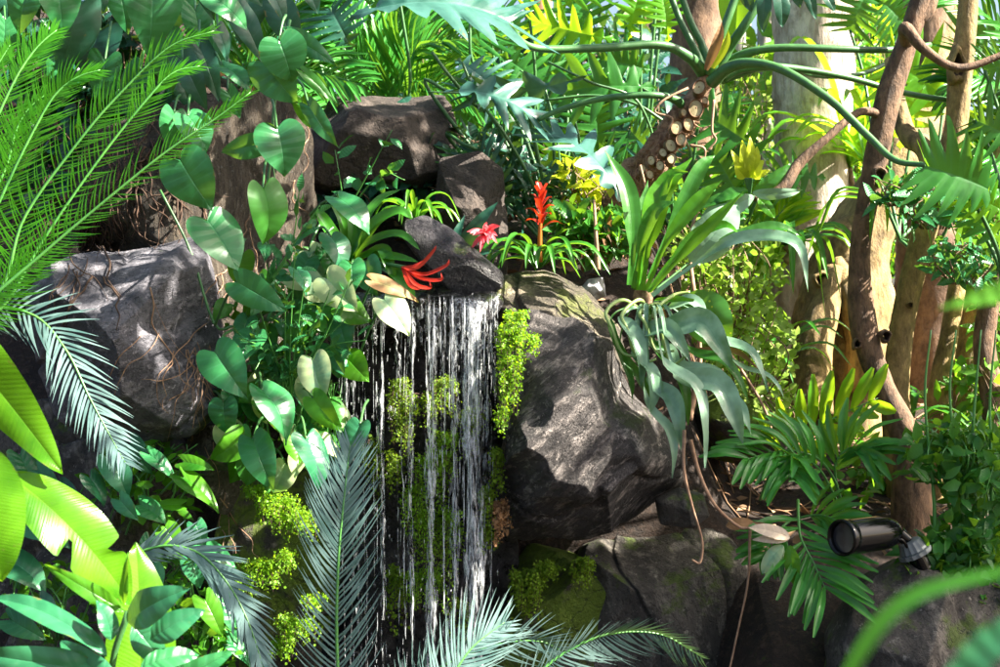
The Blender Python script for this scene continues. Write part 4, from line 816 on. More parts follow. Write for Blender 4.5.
# --- split-leaf plants ------------------------------------------------------
def lobed(root, bx, by, tx, ty, w, d, dd=0.0, roll=0.0, mat='lobed', pet=None, lobes=8, depth=.86, label=None, pr=.006):
    return leaf(root, bx, by, tx, ty, w, d, dd, roll, mat, 'arrow', pet, bend=rnd(.06, .16), fold=rnd(.1, .35), wave=.03, lobes=lobes, depth=depth, nj=3, pr=pr, label=label)
v = thing('split_leaf_plant', 'tree philodendron with a leaning trunk of pale oval leaf scars and long arching stalks', 'plant', P(622, 200, 4.2))
m = MB(); tp = [P(612, 215, 4.25), P(632, 182, 4.2), P(655, 158, 4.15), P(680, 122, 4.1), P(694, 100, 4.1), P(708, 76, 4.1)]
cv = tube(m, tp, [.036, .039, .039, .037, .035, .034], 24, 80, bumps=0.9); tr_ = m.build('trunk', M_hairy, v)
for (sx, sy, rr) in ((699, 87, 15), (696, 108, 15), (689, 124, 12), (677, 127, 13), (681, 139, 11), (671, 145, 11), (672, 158, 10), (663, 152, 9), (660, 165, 10), (651, 160, 9), (650, 174, 8), (642, 168, 8), (705, 100, 8), (684, 112, 8)):
    h = P(sx, sy, 3.985+abs(sx-680)*.0012); R0 = PX(rr*.56*rnd(.85, 1.1), 4.0); m = MB(); an = rnd(-.4, .4)
    nrm = Vector((rnd(-.3, .1), -1, rnd(0, .3))).normalized(); e1 = nrm.cross(Vector((math.sin(an), 0, math.cos(an)))).normalized(); e2 = e1.cross(nrm)
    def disc(mm, k, y):
        vs = [h+nrm*(y+.002)]+[h+(e1*math.cos(2*math.pi*i/18)*.8+e2*math.sin(2*math.pi*i/18)*1.05)*R0*k+nrm*y for i in range(18)]
        mm.add(vs, [[0, 1+i, 1+(i+1) % 18] for i in range(18)])
    def ringm(mm, k0, k1, y0, y1):
        vs = [h+(e1*math.cos(2*math.pi*i/18)*.8+e2*math.sin(2*math.pi*i/18)*1.05)*R0*k+nrm*y for k, y in ((k0, y0), (k1, y1)) for i in range(18)]
        mm.add(vs, [[i, (i+1) % 18, 18+(i+1) % 18, 18+i] for i in range(18)])
    disc(m, .92, -0.004); o_ = m.build('leaf_scar', M_scar, tr_)
    m = MB(); disc(m, .13, .0015); ringm(m, .90, 1.02, -.004, .001); ringm(m, 1.02, 1.12, .001, -.03); m.build('scar_mark', M_scarrim, o_)
def pet(root, pts, r0, r1, name='petiole', mat=None):
    m = MB(); tube(m, [P(*p) for p in pts], [r0*1.1, r0*.68, r0*.6, r1*.75], 10, 50); return m.build(name, mat or M_petiole, root)
PP = [([(704, 74, 4.08), (690, 58, 4.0), (660, 45, 3.95), (600, 48, 3.9), (545, 49, 3.85), (522, 42, 3.8), (510, 24, 3.75)], .018, .011),
      ([(686, 112, 4.1), (676, 100, 4.05), (650, 95, 4.0), (600, 99, 4.0), (560, 110, 4.0), (538, 120, 4.0)], .015, .009),
      ([(704, 72, 4.12), (694, 48, 4.1), (680, 20, 4.1), (668, -12, 4.1)], .016, .013), ([(709, 68, 4.12), (702, 45, 4.12), (690, 20, 4.12), (676, -20, 4.12)], .017, .013),
      ([(711, 72, 4.06), (714, 52, 4.02), (724, 28, 4.0), (742, -20, 4.0)], .022, .015), ([(718, 72, 4.06), (728, 50, 4.04), (748, 20, 4.0), (772, -18, 4.0)], .022, .014),
      ([(722, 74, 4.08), (740, 56, 4.04), (778, 48, 4.0), (840, 49, 4.0), (885, 50, 4.05), (930, 45, 4.15)], .017, .011), ([(712, 82, 4.02), (728, 68, 3.95), (752, 63, 3.9), (785, 71, 3.85), (830, 100, 3.8), (868, 136, 3.75), (895, 160, 3.7), (925, 165, 3.65)], .019, .009),
      ([(722, 78, 4.1), (745, 68, 4.1), (790, 68, 4.15), (850, 78, 4.2), (900, 92, 4.25), (950, 100, 4.25), (985, 98, 4.25), (1020, 85, 4.2)], .015, .009),
      ([(722, 80, 4.12), (770, 66, 4.15), (820, 76, 4.3), (860, 74, 4.4), (890, 60, 4.5), (920, 25, 4.6)], .012, .008)]
for pts, r0, r1 in PP: pet(v, pts, r0, r1)
lobed(v, 926, 166, 1000, 196, 104, 3.65, .05, 0.2, 'lobed', lobes=10, depth=.62)
lobed(v, 510, 22, 352, 16, 112, 3.75, -.1, .55, 'lobed_blue', lobes=9, depth=.62, label='large blue-grey split leaf')
lobed(v, 538, 120, 440, 92, 70, 4.0, 0, .5, 'lobed_blue')
for a in (([(706, 70, 4.0), (718, 40, 3.98), (722, 22, 3.98)], .03, 'dead'), ([(712, 68, 4.0), (724, 44, 4.0), (728, 30, 4.0)], .035, 'yellow')):
    m = MB(); strap(m, [P(*p) for p in a[0]], a[1], 12, Vector((0, -1, .2)), .5, 'lance'); m.build('sheath', L[a[2]], v)
m = MB()
for _ in range(260):
    t = random.random(); c_ = cv[int(t*49)]; an = rnd(0, 6.28); o2 = Vector((math.cos(an), math.sin(an), rnd(-.3, .3)))*.042; p = c_+o2; q = p+o2*rnd(.1, .5)+rdir()*.02-Vector((0, 0, rnd(.0, .03)))
    tube(m, [p, p.lerp(q, .5)+rdir()*.008, q], [.0022, .0008], 4, 6)
m.build('fibres', M_root, tr_)
for pts in ([(688, 88, 4.0), (664, 100, 3.98), (655, 112, 3.98), (672, 118, 3.97), (668, 130, 3.97)], [(714, 100, 4.0), (712, 130, 3.98), (716, 140, 3.98), (708, 150, 3.98)], [(690, 145, 3.97), (705, 150, 3.97), (700, 175, 3.98)], [(640, 165, 4.0), (645, 190, 4.0), (640, 215, 4.02)]):
    m = MB(); tube(m, [P(*p) for p in pts], [.004, .0025], 6, 20, bumps=.2); m.build('aerial_root', M_root, v)

SPL = [
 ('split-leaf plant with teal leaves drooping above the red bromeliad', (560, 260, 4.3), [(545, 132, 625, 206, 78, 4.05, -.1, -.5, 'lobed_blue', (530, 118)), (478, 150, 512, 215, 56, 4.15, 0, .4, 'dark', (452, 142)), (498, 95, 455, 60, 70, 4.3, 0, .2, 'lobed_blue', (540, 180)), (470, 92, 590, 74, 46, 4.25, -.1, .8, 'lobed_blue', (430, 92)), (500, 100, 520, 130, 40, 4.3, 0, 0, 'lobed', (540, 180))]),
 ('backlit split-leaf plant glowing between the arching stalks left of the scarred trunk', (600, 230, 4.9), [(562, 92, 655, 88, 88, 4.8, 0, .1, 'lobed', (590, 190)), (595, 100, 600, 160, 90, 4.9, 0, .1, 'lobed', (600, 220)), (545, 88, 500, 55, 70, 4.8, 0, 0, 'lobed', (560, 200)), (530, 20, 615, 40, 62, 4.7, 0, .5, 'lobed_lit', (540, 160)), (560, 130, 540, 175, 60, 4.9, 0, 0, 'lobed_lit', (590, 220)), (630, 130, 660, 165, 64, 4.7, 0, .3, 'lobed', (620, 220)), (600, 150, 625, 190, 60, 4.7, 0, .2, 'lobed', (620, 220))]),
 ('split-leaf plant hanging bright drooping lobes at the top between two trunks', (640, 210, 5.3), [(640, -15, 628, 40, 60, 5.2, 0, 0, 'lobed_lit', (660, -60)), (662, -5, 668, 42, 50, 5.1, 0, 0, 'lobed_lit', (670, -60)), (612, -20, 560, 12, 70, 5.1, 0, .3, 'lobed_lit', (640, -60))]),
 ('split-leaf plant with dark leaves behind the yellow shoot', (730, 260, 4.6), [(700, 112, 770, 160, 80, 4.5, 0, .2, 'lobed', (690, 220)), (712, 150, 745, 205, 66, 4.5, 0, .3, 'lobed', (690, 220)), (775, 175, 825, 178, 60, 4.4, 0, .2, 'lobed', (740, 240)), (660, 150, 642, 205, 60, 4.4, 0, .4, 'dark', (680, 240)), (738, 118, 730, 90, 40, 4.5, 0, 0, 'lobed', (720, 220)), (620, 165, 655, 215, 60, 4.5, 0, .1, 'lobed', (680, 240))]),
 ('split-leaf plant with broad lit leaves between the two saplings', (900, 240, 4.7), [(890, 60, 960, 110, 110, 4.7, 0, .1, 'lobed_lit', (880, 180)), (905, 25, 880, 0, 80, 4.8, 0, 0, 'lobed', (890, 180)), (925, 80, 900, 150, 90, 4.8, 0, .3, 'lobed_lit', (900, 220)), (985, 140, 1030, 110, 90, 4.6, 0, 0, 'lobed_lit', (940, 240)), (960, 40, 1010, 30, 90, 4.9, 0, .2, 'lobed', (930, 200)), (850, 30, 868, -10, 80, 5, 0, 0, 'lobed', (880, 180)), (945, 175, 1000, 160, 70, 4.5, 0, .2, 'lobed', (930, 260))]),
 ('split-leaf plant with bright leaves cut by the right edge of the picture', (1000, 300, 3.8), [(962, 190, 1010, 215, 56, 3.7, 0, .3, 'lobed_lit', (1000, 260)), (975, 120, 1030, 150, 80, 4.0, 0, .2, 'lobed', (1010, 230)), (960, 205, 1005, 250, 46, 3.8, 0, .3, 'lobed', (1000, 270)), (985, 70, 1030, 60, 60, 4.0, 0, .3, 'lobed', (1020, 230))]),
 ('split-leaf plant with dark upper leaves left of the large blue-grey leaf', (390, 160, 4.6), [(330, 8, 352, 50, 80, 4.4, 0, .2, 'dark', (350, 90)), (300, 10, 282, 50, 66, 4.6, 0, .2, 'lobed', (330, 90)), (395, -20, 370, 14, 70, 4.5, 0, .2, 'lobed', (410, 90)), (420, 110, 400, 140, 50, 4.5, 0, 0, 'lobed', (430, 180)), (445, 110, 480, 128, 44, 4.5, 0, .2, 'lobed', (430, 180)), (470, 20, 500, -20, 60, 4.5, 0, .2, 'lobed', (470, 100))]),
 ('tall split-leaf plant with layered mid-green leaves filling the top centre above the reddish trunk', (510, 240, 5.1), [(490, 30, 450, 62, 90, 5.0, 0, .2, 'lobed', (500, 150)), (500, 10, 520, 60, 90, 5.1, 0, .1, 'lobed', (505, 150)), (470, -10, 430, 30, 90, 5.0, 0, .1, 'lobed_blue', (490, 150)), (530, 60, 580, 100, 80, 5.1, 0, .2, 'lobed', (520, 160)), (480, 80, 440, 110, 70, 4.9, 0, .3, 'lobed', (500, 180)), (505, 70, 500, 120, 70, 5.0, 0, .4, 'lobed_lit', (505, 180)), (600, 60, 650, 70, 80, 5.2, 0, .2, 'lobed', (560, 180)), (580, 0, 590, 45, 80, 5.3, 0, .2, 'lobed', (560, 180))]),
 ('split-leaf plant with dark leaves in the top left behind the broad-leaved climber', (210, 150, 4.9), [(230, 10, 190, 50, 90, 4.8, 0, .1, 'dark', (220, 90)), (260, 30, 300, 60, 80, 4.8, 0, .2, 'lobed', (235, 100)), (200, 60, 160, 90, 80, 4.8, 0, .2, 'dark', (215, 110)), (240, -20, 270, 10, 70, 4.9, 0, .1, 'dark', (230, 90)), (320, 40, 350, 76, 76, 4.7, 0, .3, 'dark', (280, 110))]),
 ('small split-leaf plant low on the shaded side under the falls-side boulder tops', (470, 200, 4.3), [(455, 150, 470, 190, 46, 4.2, 0, 0, 'lobed', (470, 200)), (420, 135, 400, 92, 40, 4.35, 0, 0, 'dark', (440, 200))]),
]
for lab, b, lv in SPL:
    v = thing('split_leaf_plant', lab, 'plant', P(*b), 'split-leaf plants behind the waterfall')
    for (bx, by, tx, ty, w, d, dd, ro, mt, pp) in lv:
        mx_, my_ = (bx+pp[0])/2, min(by, pp[1])+abs(by-pp[1])*.35
        lobed(v, bx, by, tx, ty, w, d, dd, ro, mt, [(b[0], b[1], b[2]), (pp[0], pp[1], (d+b[2])/2), (mx_, my_, d)], lobes=random.choice((8, 9, 10)), pr=.005)

v = thing('leaf_stalks', 'crossing green leaf stalks in front of the background leaves left of the scarred trunk', 'plant', P(545, 235, 4.3))
for pts, r0 in (([(545, 235, 4.3), (535, 190, 4.25), (505, 135, 4.2), (478, 98, 4.2), (462, 62, 4.2)], .008), ([(540, 235, 4.3), (500, 130, 4.3), (472, 102, 4.25), (448, 74, 4.2), (432, 52, 4.2)], .009), ([(545, 235, 4.3), (520, 110, 4.3), (498, 80, 4.2), (470, 92, 4.15), (428, 92, 4.1)], .006),
                ([(560, 240, 4.3), (650, 180, 4.3), (640, 105, 4.25), (590, 82, 4.2), (548, 62, 4.2)], .007), ([(620, 230, 4.4), (690, 160, 4.35), (650, 112, 4.3), (600, 96, 4.3), (545, 100, 4.3)], .008), ([(545, 240, 4.3), (560, 170, 4.3), (545, 90, 4.3), (520, 70, 4.3)], .005)):
    pet(v, pts, r0, r0*.7)

# --- palms, dracaenas and grasses in the background -------------------------
def palm(label, base, fr, mat='palm', nl=26, ln=.22, w=.02, group='palms behind the boulders', name='palm', ang=50, lift=.15, curl=.3, keys=None):
    v = thing(name, label, 'palm', P(*base), group)
    for pts in fr:
        q = [P(*p) for p in pts]; frond(v, q, L[mat] if isinstance(mat, str) else mat, nl, ln, w, ang, Vector((rnd(-.3, .3), -.8, .6)), lift, curl, broad=True, rr=.006, keys=keys, start=.22, jit=.1)
    return v
palm('feathery palm with thin shaded leaflets above the flat-topped dark boulder', (380, 170, 4.9), [[(385, 170, 4.9), (380, 100, 4.8), (340, 50, 4.7), (290, 40, 4.6)], [(385, 170, 4.9), (400, 90, 4.8), (420, 50, 4.7), (470, 40, 4.6)], [(385, 170, 4.9), (370, 90, 4.8), (350, 30, 4.8), (320, -10, 4.8)], [(385, 170, 4.9), (420, 100, 4.7), (440, 88, 4.6), (500, 105, 4.5)], [(385, 170, 4.9), (340, 100, 4.7), (310, 85, 4.6), (260, 90, 4.5)], [(385, 170, 4.9), (395, 60, 4.9), (400, 0, 4.9)]], nl=34, ln=.26, w=.016)
palm('feathery palm behind the upper left heart leaves', (250, 160, 4.7), [[(250, 160, 4.7), (240, 60, 4.6), (215, 10, 4.5), (180, -10, 4.5)], [(250, 160, 4.7), (265, 60, 4.6), (290, 10, 4.6), (340, -10, 4.6)], [(250, 160, 4.7), (260, 90, 4.5), (300, 70, 4.4), (360, 85, 4.3)]], nl=34, ln=.24, w=.016)
palm('palm with pale sunlit leaflets far behind the teal split leaf', (500, 230, 5.8), [[(500, 230, 5.8), (515, 120, 5.8), (560, 80, 5.8), (600, 90, 5.8)], [(500, 230, 5.8), (480, 150, 5.7), (440, 120, 5.6), (400, 130, 5.5)], [(500, 230, 5.8), (530, 150, 5.8), (570, 130, 5.8), (610, 150, 5.8)]], 'palm', nl=36, ln=.3, w=.018)
palm('palm spreading leaflets at the top right corner above the leaning trunk', (1060, 260, 4.6), [[(1060, 260, 4.6), (1040, 100, 4.5), (990, 20, 4.4), (930, -10, 4.4)], [(1060, 260, 4.6), (1030, 120, 4.5), (990, 80, 4.4), (950, 85, 4.4)], [(1060, 260, 4.6), (1030, 180, 4.5), (980, 150, 4.4)]], nl=30, ln=.25, w=.018)
palm('palm clump with yellow-lit fronds low behind the creeper', (830, 330, 5.6), [[(770, 330, 5.6), (760, 250, 5.5), (790, 200, 5.5)], [(770, 330, 5.6), (740, 250, 5.5), (700, 230, 5.5)], [(760, 330, 5.6), (745, 250, 5.5), (730, 200, 5.5)]], 'palm_lit', nl=24, ln=.26, w=.02)
def drac(label, b, n, ln, w, mat, seed, stem_h=0.0, up=1.2, arch=1.0, name='spiky_plant', cat='plant', group=None):
    v = thing(name, label, cat, P(*b), group); R = random.Random(seed); c0 = P(*b); c = c0+Vector((0, 0, stem_h))
    if stem_h: m = MB(); tube(m, [c0, c0.lerp(c, .5)+Vector((.02, 0, 0)), c], [.015, .01], 8, 10); m.build('stem', M_twig, v)
    for i in range(n):
        an = i*2.4; e = R.uniform(.3, 1.0)*up; l = ln*R.uniform(.7, 1.1); h = Vector((math.cos(an), math.sin(an), 0)); m = MB()
        strap(m, [c, c+h*l*.3+Vector((0, 0, l*.35*e)), c+h*l*.65+Vector((0, 0, l*.5*e-.05*arch*l)), c+h*l*.9+Vector((0, 0, l*.4*e-.4*arch*l*(1.2-e/1.2)))], w, 12, Vector((0, -.3, 1)), .5, 'strap'); m.build('leaf', L[mat], v)
    return v
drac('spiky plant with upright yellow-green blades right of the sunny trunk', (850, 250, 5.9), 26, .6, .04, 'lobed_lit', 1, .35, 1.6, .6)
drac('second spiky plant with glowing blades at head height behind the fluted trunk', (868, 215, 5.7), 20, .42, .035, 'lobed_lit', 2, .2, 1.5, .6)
drac('hanging dracaena tuft with glossy blades beside the tip of the long strap leaf', (785, 262, 4.3), 18, .32, .03, 'strap', 3, .05, .5, 1.8)
drac('dracaena tuft with arching blades hanging between the saplings', (885, 205, 4.1), 12, .24, .022, 'grass', 5, 0, .5, 1.8)
drac('low grassy clump beneath the yellow shoot', (770, 372, 4.6), 16, .3, .024, 'strap', 6, 0, 1.4, .8)
drac('tuft of grassy blades far right beside the leaning trunk', (985, 445, 4.0), 16, .26, .018, 'strap', 8, 0, 1.4, .9)
drac('pale-leaved tuft at the base of the ochre sapling', (925, 400, 4.5), 10, .24, .03, 'strap', 12, 0, .7, 1.2)
drac('bushy spiky plant in the distance behind the arching stalks', (650, 250, 6.3), 16, .5, .04, 'lobed', 13, .1, 1.4, .8)
drac('spiky plant in the distance left of the reddish trunk', (440, 240, 5.9), 18, .6, .04, 'lobed', 15, .2, 1.4, .8)
drac('shaded spiky plant behind the pillar', (300, 150, 5.4), 30, .6, .045, 'lobed', 16, .2, 1.4, .8)
drac('spiky plant behind the trunk of pale scars', (690, 260, 5.5), 26, .5, .03, 'lobed', 17, .1, 1.4, .8)

# --- strap-leaved plants right of centre -------------------------------------
v = thing('strap_leaf_plant', 'plant with long upright strap leaves on pale stalks, one leaf bending over to the right', 'plant', P(645, 296, 3.65))
for pts, w, mt, pr_, lab in (([(629, 285, 3.65), (632, 240, 3.65), (626, 190, 3.67), (602, 146, 3.7)], 21, 'mid', 'spoon', None), ([(641, 290, 3.62), (648, 240, 3.6), (660, 195, 3.6), (692, 158, 3.62)], 26, 'grass', 'spoon', None),
    ([(646, 290, 3.62), (668, 240, 3.6), (700, 200, 3.6), (722, 180, 3.6)], 16, 'grass', 'spoon', None), ([(650, 292, 3.6), (680, 258, 3.58), (712, 224, 3.56), (745, 190, 3.55)], 13, 'grass', 'spoon', None),
    ([(652, 296, 3.58), (690, 268, 3.55), (730, 242, 3.5), (775, 238, 3.48), (800, 250, 3.47), (808, 292, 3.47)], 17, 'greywhite', 'spoon', 'leaf with sun highlight in its pale colour'), ([(720, 243, 3.6), (750, 234, 3.6), (780, 228, 3.6), (802, 236, 3.6)], 16, 'mid', 'lance', None),
    ([(635, 290, 3.66), (636, 250, 3.68), (642, 215, 3.7), (648, 180, 3.72)], 17, 'mid', 'spoon', None), ([(644, 290, 3.64), (672, 225, 3.66), (700, 170, 3.68), (715, 155, 3.7)], 16, 'mid', 'spoon', None),     ([(638, 290, 3.62), (642, 250, 3.6), (650, 215, 3.6), (668, 178, 3.6), (688, 172, 3.58)], 18, 'grass', 'spoon', None), ([(648, 292, 3.6), (670, 262, 3.6), (696, 236, 3.6), (724, 226, 3.58), (742, 236, 3.56)], 14, 'grass', 'spoon', None), ([(633, 288, 3.62), (640, 245, 3.58), (655, 212, 3.56), (680, 200, 3.54)], 15, 'mid', 'spoon', None),
    ([(655, 300, 3.6), (672, 301, 3.55), (694, 301, 3.5)], 11, 'grass', 'blunt', 'cut leaf stalk')):
    m = MB(); strap(m, [P(*p) for p in pts], PX(w, 3.6), 22, Vector((.2, -.8, .6)), .45, pr_, wav=.05); o_ = m.build('leaf', L[mt], v)
    if lab: o_['label'] = lab
m = MB(); tube(m, [P(642, 300, 3.68), P(644, 288, 3.66), P(648, 278, 3.65)], [.03, .026, .01], 10, 10, bumps=.6); m.build('stump', M_hairy, v)
leaf(v, 690, 262, 738, 205, 40, 3.8, 0, .2, 'greywhite', 'oval', [(655, 290, 3.75)], bend=.1, fold=.2)
leaf(v, 700, 222, 755, 196, 22, 3.85, 0, .2, 'greywhite', 'oval', [(670, 270, 3.8)], bend=.1, fold=.2)
v = thing('strap_leaf_plant', 'plant of drooping leaves with highlights in their pale colour on curved stalks hanging over the tilted boulder', 'plant', P(650, 318, 3.62))
leaf(v, 690, 292, 728, 348, 46, 3.66, -.03, .3, 'spotted', 'oval', [(650, 312, 3.62), (672, 296, 3.66)], bend=.14, fold=.35, pr=.004, pm=M_palestem, label='dark green leaf with yellow spots', nt=34)
for (sx, sy, mx_, my_, tx, ty, w, d, mt, tw, lab) in ((668, 308, 690, 302, 708, 320, 22, 3.6, 'greywhite', .2, None), (640, 332, 665, 328, 690, 362, 26, 3.5, 'greywhite', -.3, None), (662, 330, 700, 322, 734, 372, 38, 3.5, 'greywhite', -.4, None), (622, 318, 634, 338, 641, 386, 28, 3.5, 'greywhite', .5, None),
    (634, 352, 650, 372, 650, 416, 26, 3.48, 'greywhite', .6, None), (650, 376, 672, 398, 681, 450, 26, 3.46, 'greywhite', -.5, None), (610, 322, 622, 362, 632, 404, 18, 3.52, 'mid', .8, None), (700, 335, 745, 350, 768, 392, 22, 3.55, 'greywhite', .6, None), (655, 345, 676, 372, 688, 425, 26, 3.52, 'mid', .5, None),
    (676, 372, 718, 385, 743, 444, 36, 3.44, 'greywhite', -.3, None), (664, 362, 694, 388, 705, 468, 30, 3.42, 'greywhite', .9, None), (672, 362, 712, 374, 738, 408, 26, 3.5, 'greywhite', .3, None), (620, 345, 640, 380, 650, 410, 16, 3.54, 'mid', .2, None), (735, 362, 765, 375, 784, 398, 12, 3.56, 'greywhite', .5, None),
    (680, 348, 730, 352, 768, 378, 15, 3.56, 'dead', .6, 'withered orange leaf'), (645, 395, 668, 430, 672, 478, 18, 3.46, 'greywhite', .5, None), (690, 372, 730, 400, 752, 438, 24, 3.5, 'greywhite', .3, None), (650, 342, 668, 350, 675, 380, 20, 3.54, 'greywhite', 0, None), (690, 350, 722, 362, 748, 400, 22, 3.53, 'mid', .4, None)):
    m = MB(); q = [P(650, 314, 3.64), P((650+sx)/2-3, min(sy, 314)-6, d+.04), P(sx, sy, d), P(mx_, my_, d-.03), P((mx_+tx)/2+3, (my_+ty)/2, d-.05), P(tx, ty, d-.04)]
    strap(m, q, PX(w*.7, d), 30, Vector((.1, -.8, .6)), .5, 'drape', wav=.05, twist=tw); o_ = m.build('leaf', L[mt], v)
    if lab: o_['label'] = lab
for x, y in ((606, 345), (622, 350), (640, 338), (655, 352)):
    m = MB(); tube(m, [P(650, 318, 3.62), P(x+18, 298+rnd(-3, 6), 3.56), P(x, 312+rnd(-2, 8), 3.5), P(x+6, (y+312)/2, 3.48), P(x+16, y+rnd(5, 14), 3.48), P(x+34, y+rnd(0, 14), 3.46)], [.0055, .0045, .003], 8, 30); m.build('curved_stalk', M_palestem, v)

# yellow shoot on the brown twig
v = thing('shoot', 'tuft of bright yellow young leaves on the tip of the brown branch', 'shoot', P(750, 196, 3.88))
for tx, ty, w in ((731, 150, 9), (742, 140, 12), (750, 136, 12), (757, 146, 13), (764, 160, 14), (735, 165, 12), (770, 170, 8), (745, 152, 10)):
    leaf(v, 748+(tx-748)*.2, 178, tx, ty, w, 3.86, -.02, rnd(-.6, .6), 'yellow', 'lance', [(750, 196, 3.88)], bend=.1, pr=.002)
leaf(v, 752, 195, 792, 163, 12, 3.86, 0, .3, 'mid', 'lance', bend=.1); leaf(v, 748, 190, 710, 205, 14, 3.84, 0, .3, 'mid', 'lance', bend=.1); leaf(v, 752, 193, 802, 190, 12, 3.84, 0, .7, 'greywhite', 'lance', bend=.15); leaf(v, 758, 198, 775, 218, 12, 3.84, 0, 0, 'grass', 'oval'); leaf(v, 746, 195, 690, 215, 12, 3.86, 0, .3, 'mid', 'lance', bend=.15)
v = thing('rubber_plant', 'dark glossy drooping oval leaves hanging at the top right of the scarred trunk', 'plant', P(782, -50, 3.8))
for a in ((765, -15, 763, 33, 14), (778, -22, 782, 28, 18), (800, -22, 816, 20, 12), (740, -20, 752, 12, 14), (792, -25, 800, 8, 14), (815, -18, 835, 12, 12)):
    leaf(v, a[0], a[1], a[2], a[3], a[4], 3.75, 0, rnd(-.3, .3), 'dark', 'oval', [(782, -50, 3.8)], bend=.08, pr=.002)
leaf(v, 740, -30, 735, 42, 36, 4.5, 0, .1, 'lobed_lit', 'oval', [(780, -50, 4.2)], bend=.08, pr=.002)

# --- creepers and ground cover ------------------------------------------------
def surfscatter(label, regs, mat, l, w, name='creeper', cat='creeper', kind=None, d0=4.4, lift=.03, stemmat_=M_twig, jd=.15, ns=14):
    m = MB(); sts = []
    for (x, y, rx, ry, n) in regs:
        st = MB(); sts.append(st)
        for k in range(n):
            a = rnd(0, 6.283); r = math.sqrt(random.random()); px_, py_ = x+math.cos(a)*r*rx, y+math.sin(a)*r*ry
            p = P(px_, py_, d0+rnd(-jd, jd)) if d0 else hit(px_, py_, 4, BV+[GB])[0]+Vector((rnd(-.01, .01), -rnd(0, .03), rnd(0, lift)))
            smallleaf(m, p, (rdir(.2)+Vector((0, -.4, 0))).normalized(), (rdir(1.0)+Vector((0, -.7, 0))).normalized(), l*rnd(.6, 1.3), w*rnd(.6, 1.3))
        for k in range(ns):
            a, b = rnd(-rx, rx)*.8, rnd(-rx, rx)*.8
            if d0: tube(st, [P(x+a*.4, y+ry, d0), P(x+a, y, d0+rnd(-jd, jd)), P(x+b, y-ry*.9, d0+rnd(-jd, jd))], [.003, .0012], 5, 12)
    root = thing(name, label, cat, Vector(m.v[0]))
    m.build('foliage', L[mat], root)
    if d0:
        for st in sts: st.build('stems', stemmat_, root)
    if kind: root['kind'] = kind
    return root
surfscatter('sunlit creeper with tiny yellow-green leaves on the bank behind the strap leaves', [(738, 270, 48, 45, 380), (748, 350, 50, 50, 700), (720, 300, 40, 50, 260), (775, 412, 32, 26, 220), (705, 250, 40, 30, 200)], 'creeper', .032, .02, d0=4.15, jd=.2)
surfscatter('darker small-leaved shrub between the bank and the sunny trunk', [(700, 225, 60, 40, 260), (600, 245, 40, 22, 200)], 'lobed', .05, .028, name='small_shrub', cat='shrub', d0=4.7, jd=.2)
surfscatter('dark-leaved shrub with drooping leaves around the ochre sapling at eye height', [(935, 205, 45, 24, 110), (965, 262, 38, 22, 110), (900, 192, 34, 14, 80)], 'heart', .055, .024, name='small_shrub', cat='shrub', d0=3.9, jd=.08)
surfscatter('leafy shrub with pointed leaves right of the spotlight', [(955, 455, 50, 34, 260), (960, 560, 40, 40, 420), (985, 500, 30, 50, 240), (925, 565, 22, 20, 90), (1000, 600, 40, 30, 200)], 'mid', .055, .026, name='small_shrub', cat='shrub', d0=3.55, jd=.12, stemmat_=M_stem)
surfscatter('low seedlings on the soil at the foot of the S-curved trunk', [(850, 430, 26, 30, 50), (870, 480, 22, 20, 30), (850, 500, 25, 20, 40)], 'grass', .05, .03, name='seedlings', cat='plant', d0=0, jd=.1, lift=.06)
surfscatter('light green vine leaves high in the gap right of the leaning trunk', [(985, 250, 25, 60, 160), (1000, 420, 30, 60, 220)], 'far_lit', .06, .03, name='small_shrub', cat='shrub', d0=4.15, jd=.12)
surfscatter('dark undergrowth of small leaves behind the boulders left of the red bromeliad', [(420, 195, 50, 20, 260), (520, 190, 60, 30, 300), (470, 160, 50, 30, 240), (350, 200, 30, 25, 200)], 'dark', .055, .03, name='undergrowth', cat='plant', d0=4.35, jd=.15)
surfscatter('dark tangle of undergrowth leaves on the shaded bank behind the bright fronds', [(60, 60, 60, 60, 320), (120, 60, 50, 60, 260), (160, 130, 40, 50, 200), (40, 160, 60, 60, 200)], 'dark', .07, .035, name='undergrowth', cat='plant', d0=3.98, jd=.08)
surfscatter('deep green small plants filling the dip between the red bromeliad and the strap leaves', [(605, 235, 34, 24, 170), (575, 225, 30, 20, 120)], 'mid', .06, .026, name='undergrowth', cat='plant', d0=3.95, jd=.06)
surfscatter('yellow blotched ground leaves beneath the teal split leaf', [(600, 195, 30, 20, 60), (575, 180, 20, 16, 30)], 'yellow', .06, .04, name='undergrowth', cat='plant', d0=4.3, jd=.1)
surfscatter('leafy shrub wall of fine mixed leaves behind the large blue-grey split leaf', [(340, 70, 60, 60, 260), (420, 60, 60, 60, 300), (380, 130, 60, 40, 240)], 'mid', .10, .035, name='background_shrub', cat='shrub', d0=5.3, jd=.3)
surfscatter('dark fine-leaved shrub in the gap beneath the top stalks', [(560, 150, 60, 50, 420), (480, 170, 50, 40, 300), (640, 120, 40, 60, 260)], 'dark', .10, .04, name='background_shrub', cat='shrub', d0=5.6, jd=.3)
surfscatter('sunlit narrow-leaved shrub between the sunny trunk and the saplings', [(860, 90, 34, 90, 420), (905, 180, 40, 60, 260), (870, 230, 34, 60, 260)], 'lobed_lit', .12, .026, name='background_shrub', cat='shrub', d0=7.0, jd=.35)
surfscatter('thicket of leaves coloured dark as shadow pockets far behind the arching stalks and split leaves', [(600, 80, 90, 70, 420), (470, 90, 90, 70, 420), (880, 120, 60, 90, 300), (700, 150, 50, 60, 200)], 'dark', .16, .06, name='background_shrub', cat='shrub', d0=7.4, jd=.4)  # dark leaf colour stands in for background shadow pockets
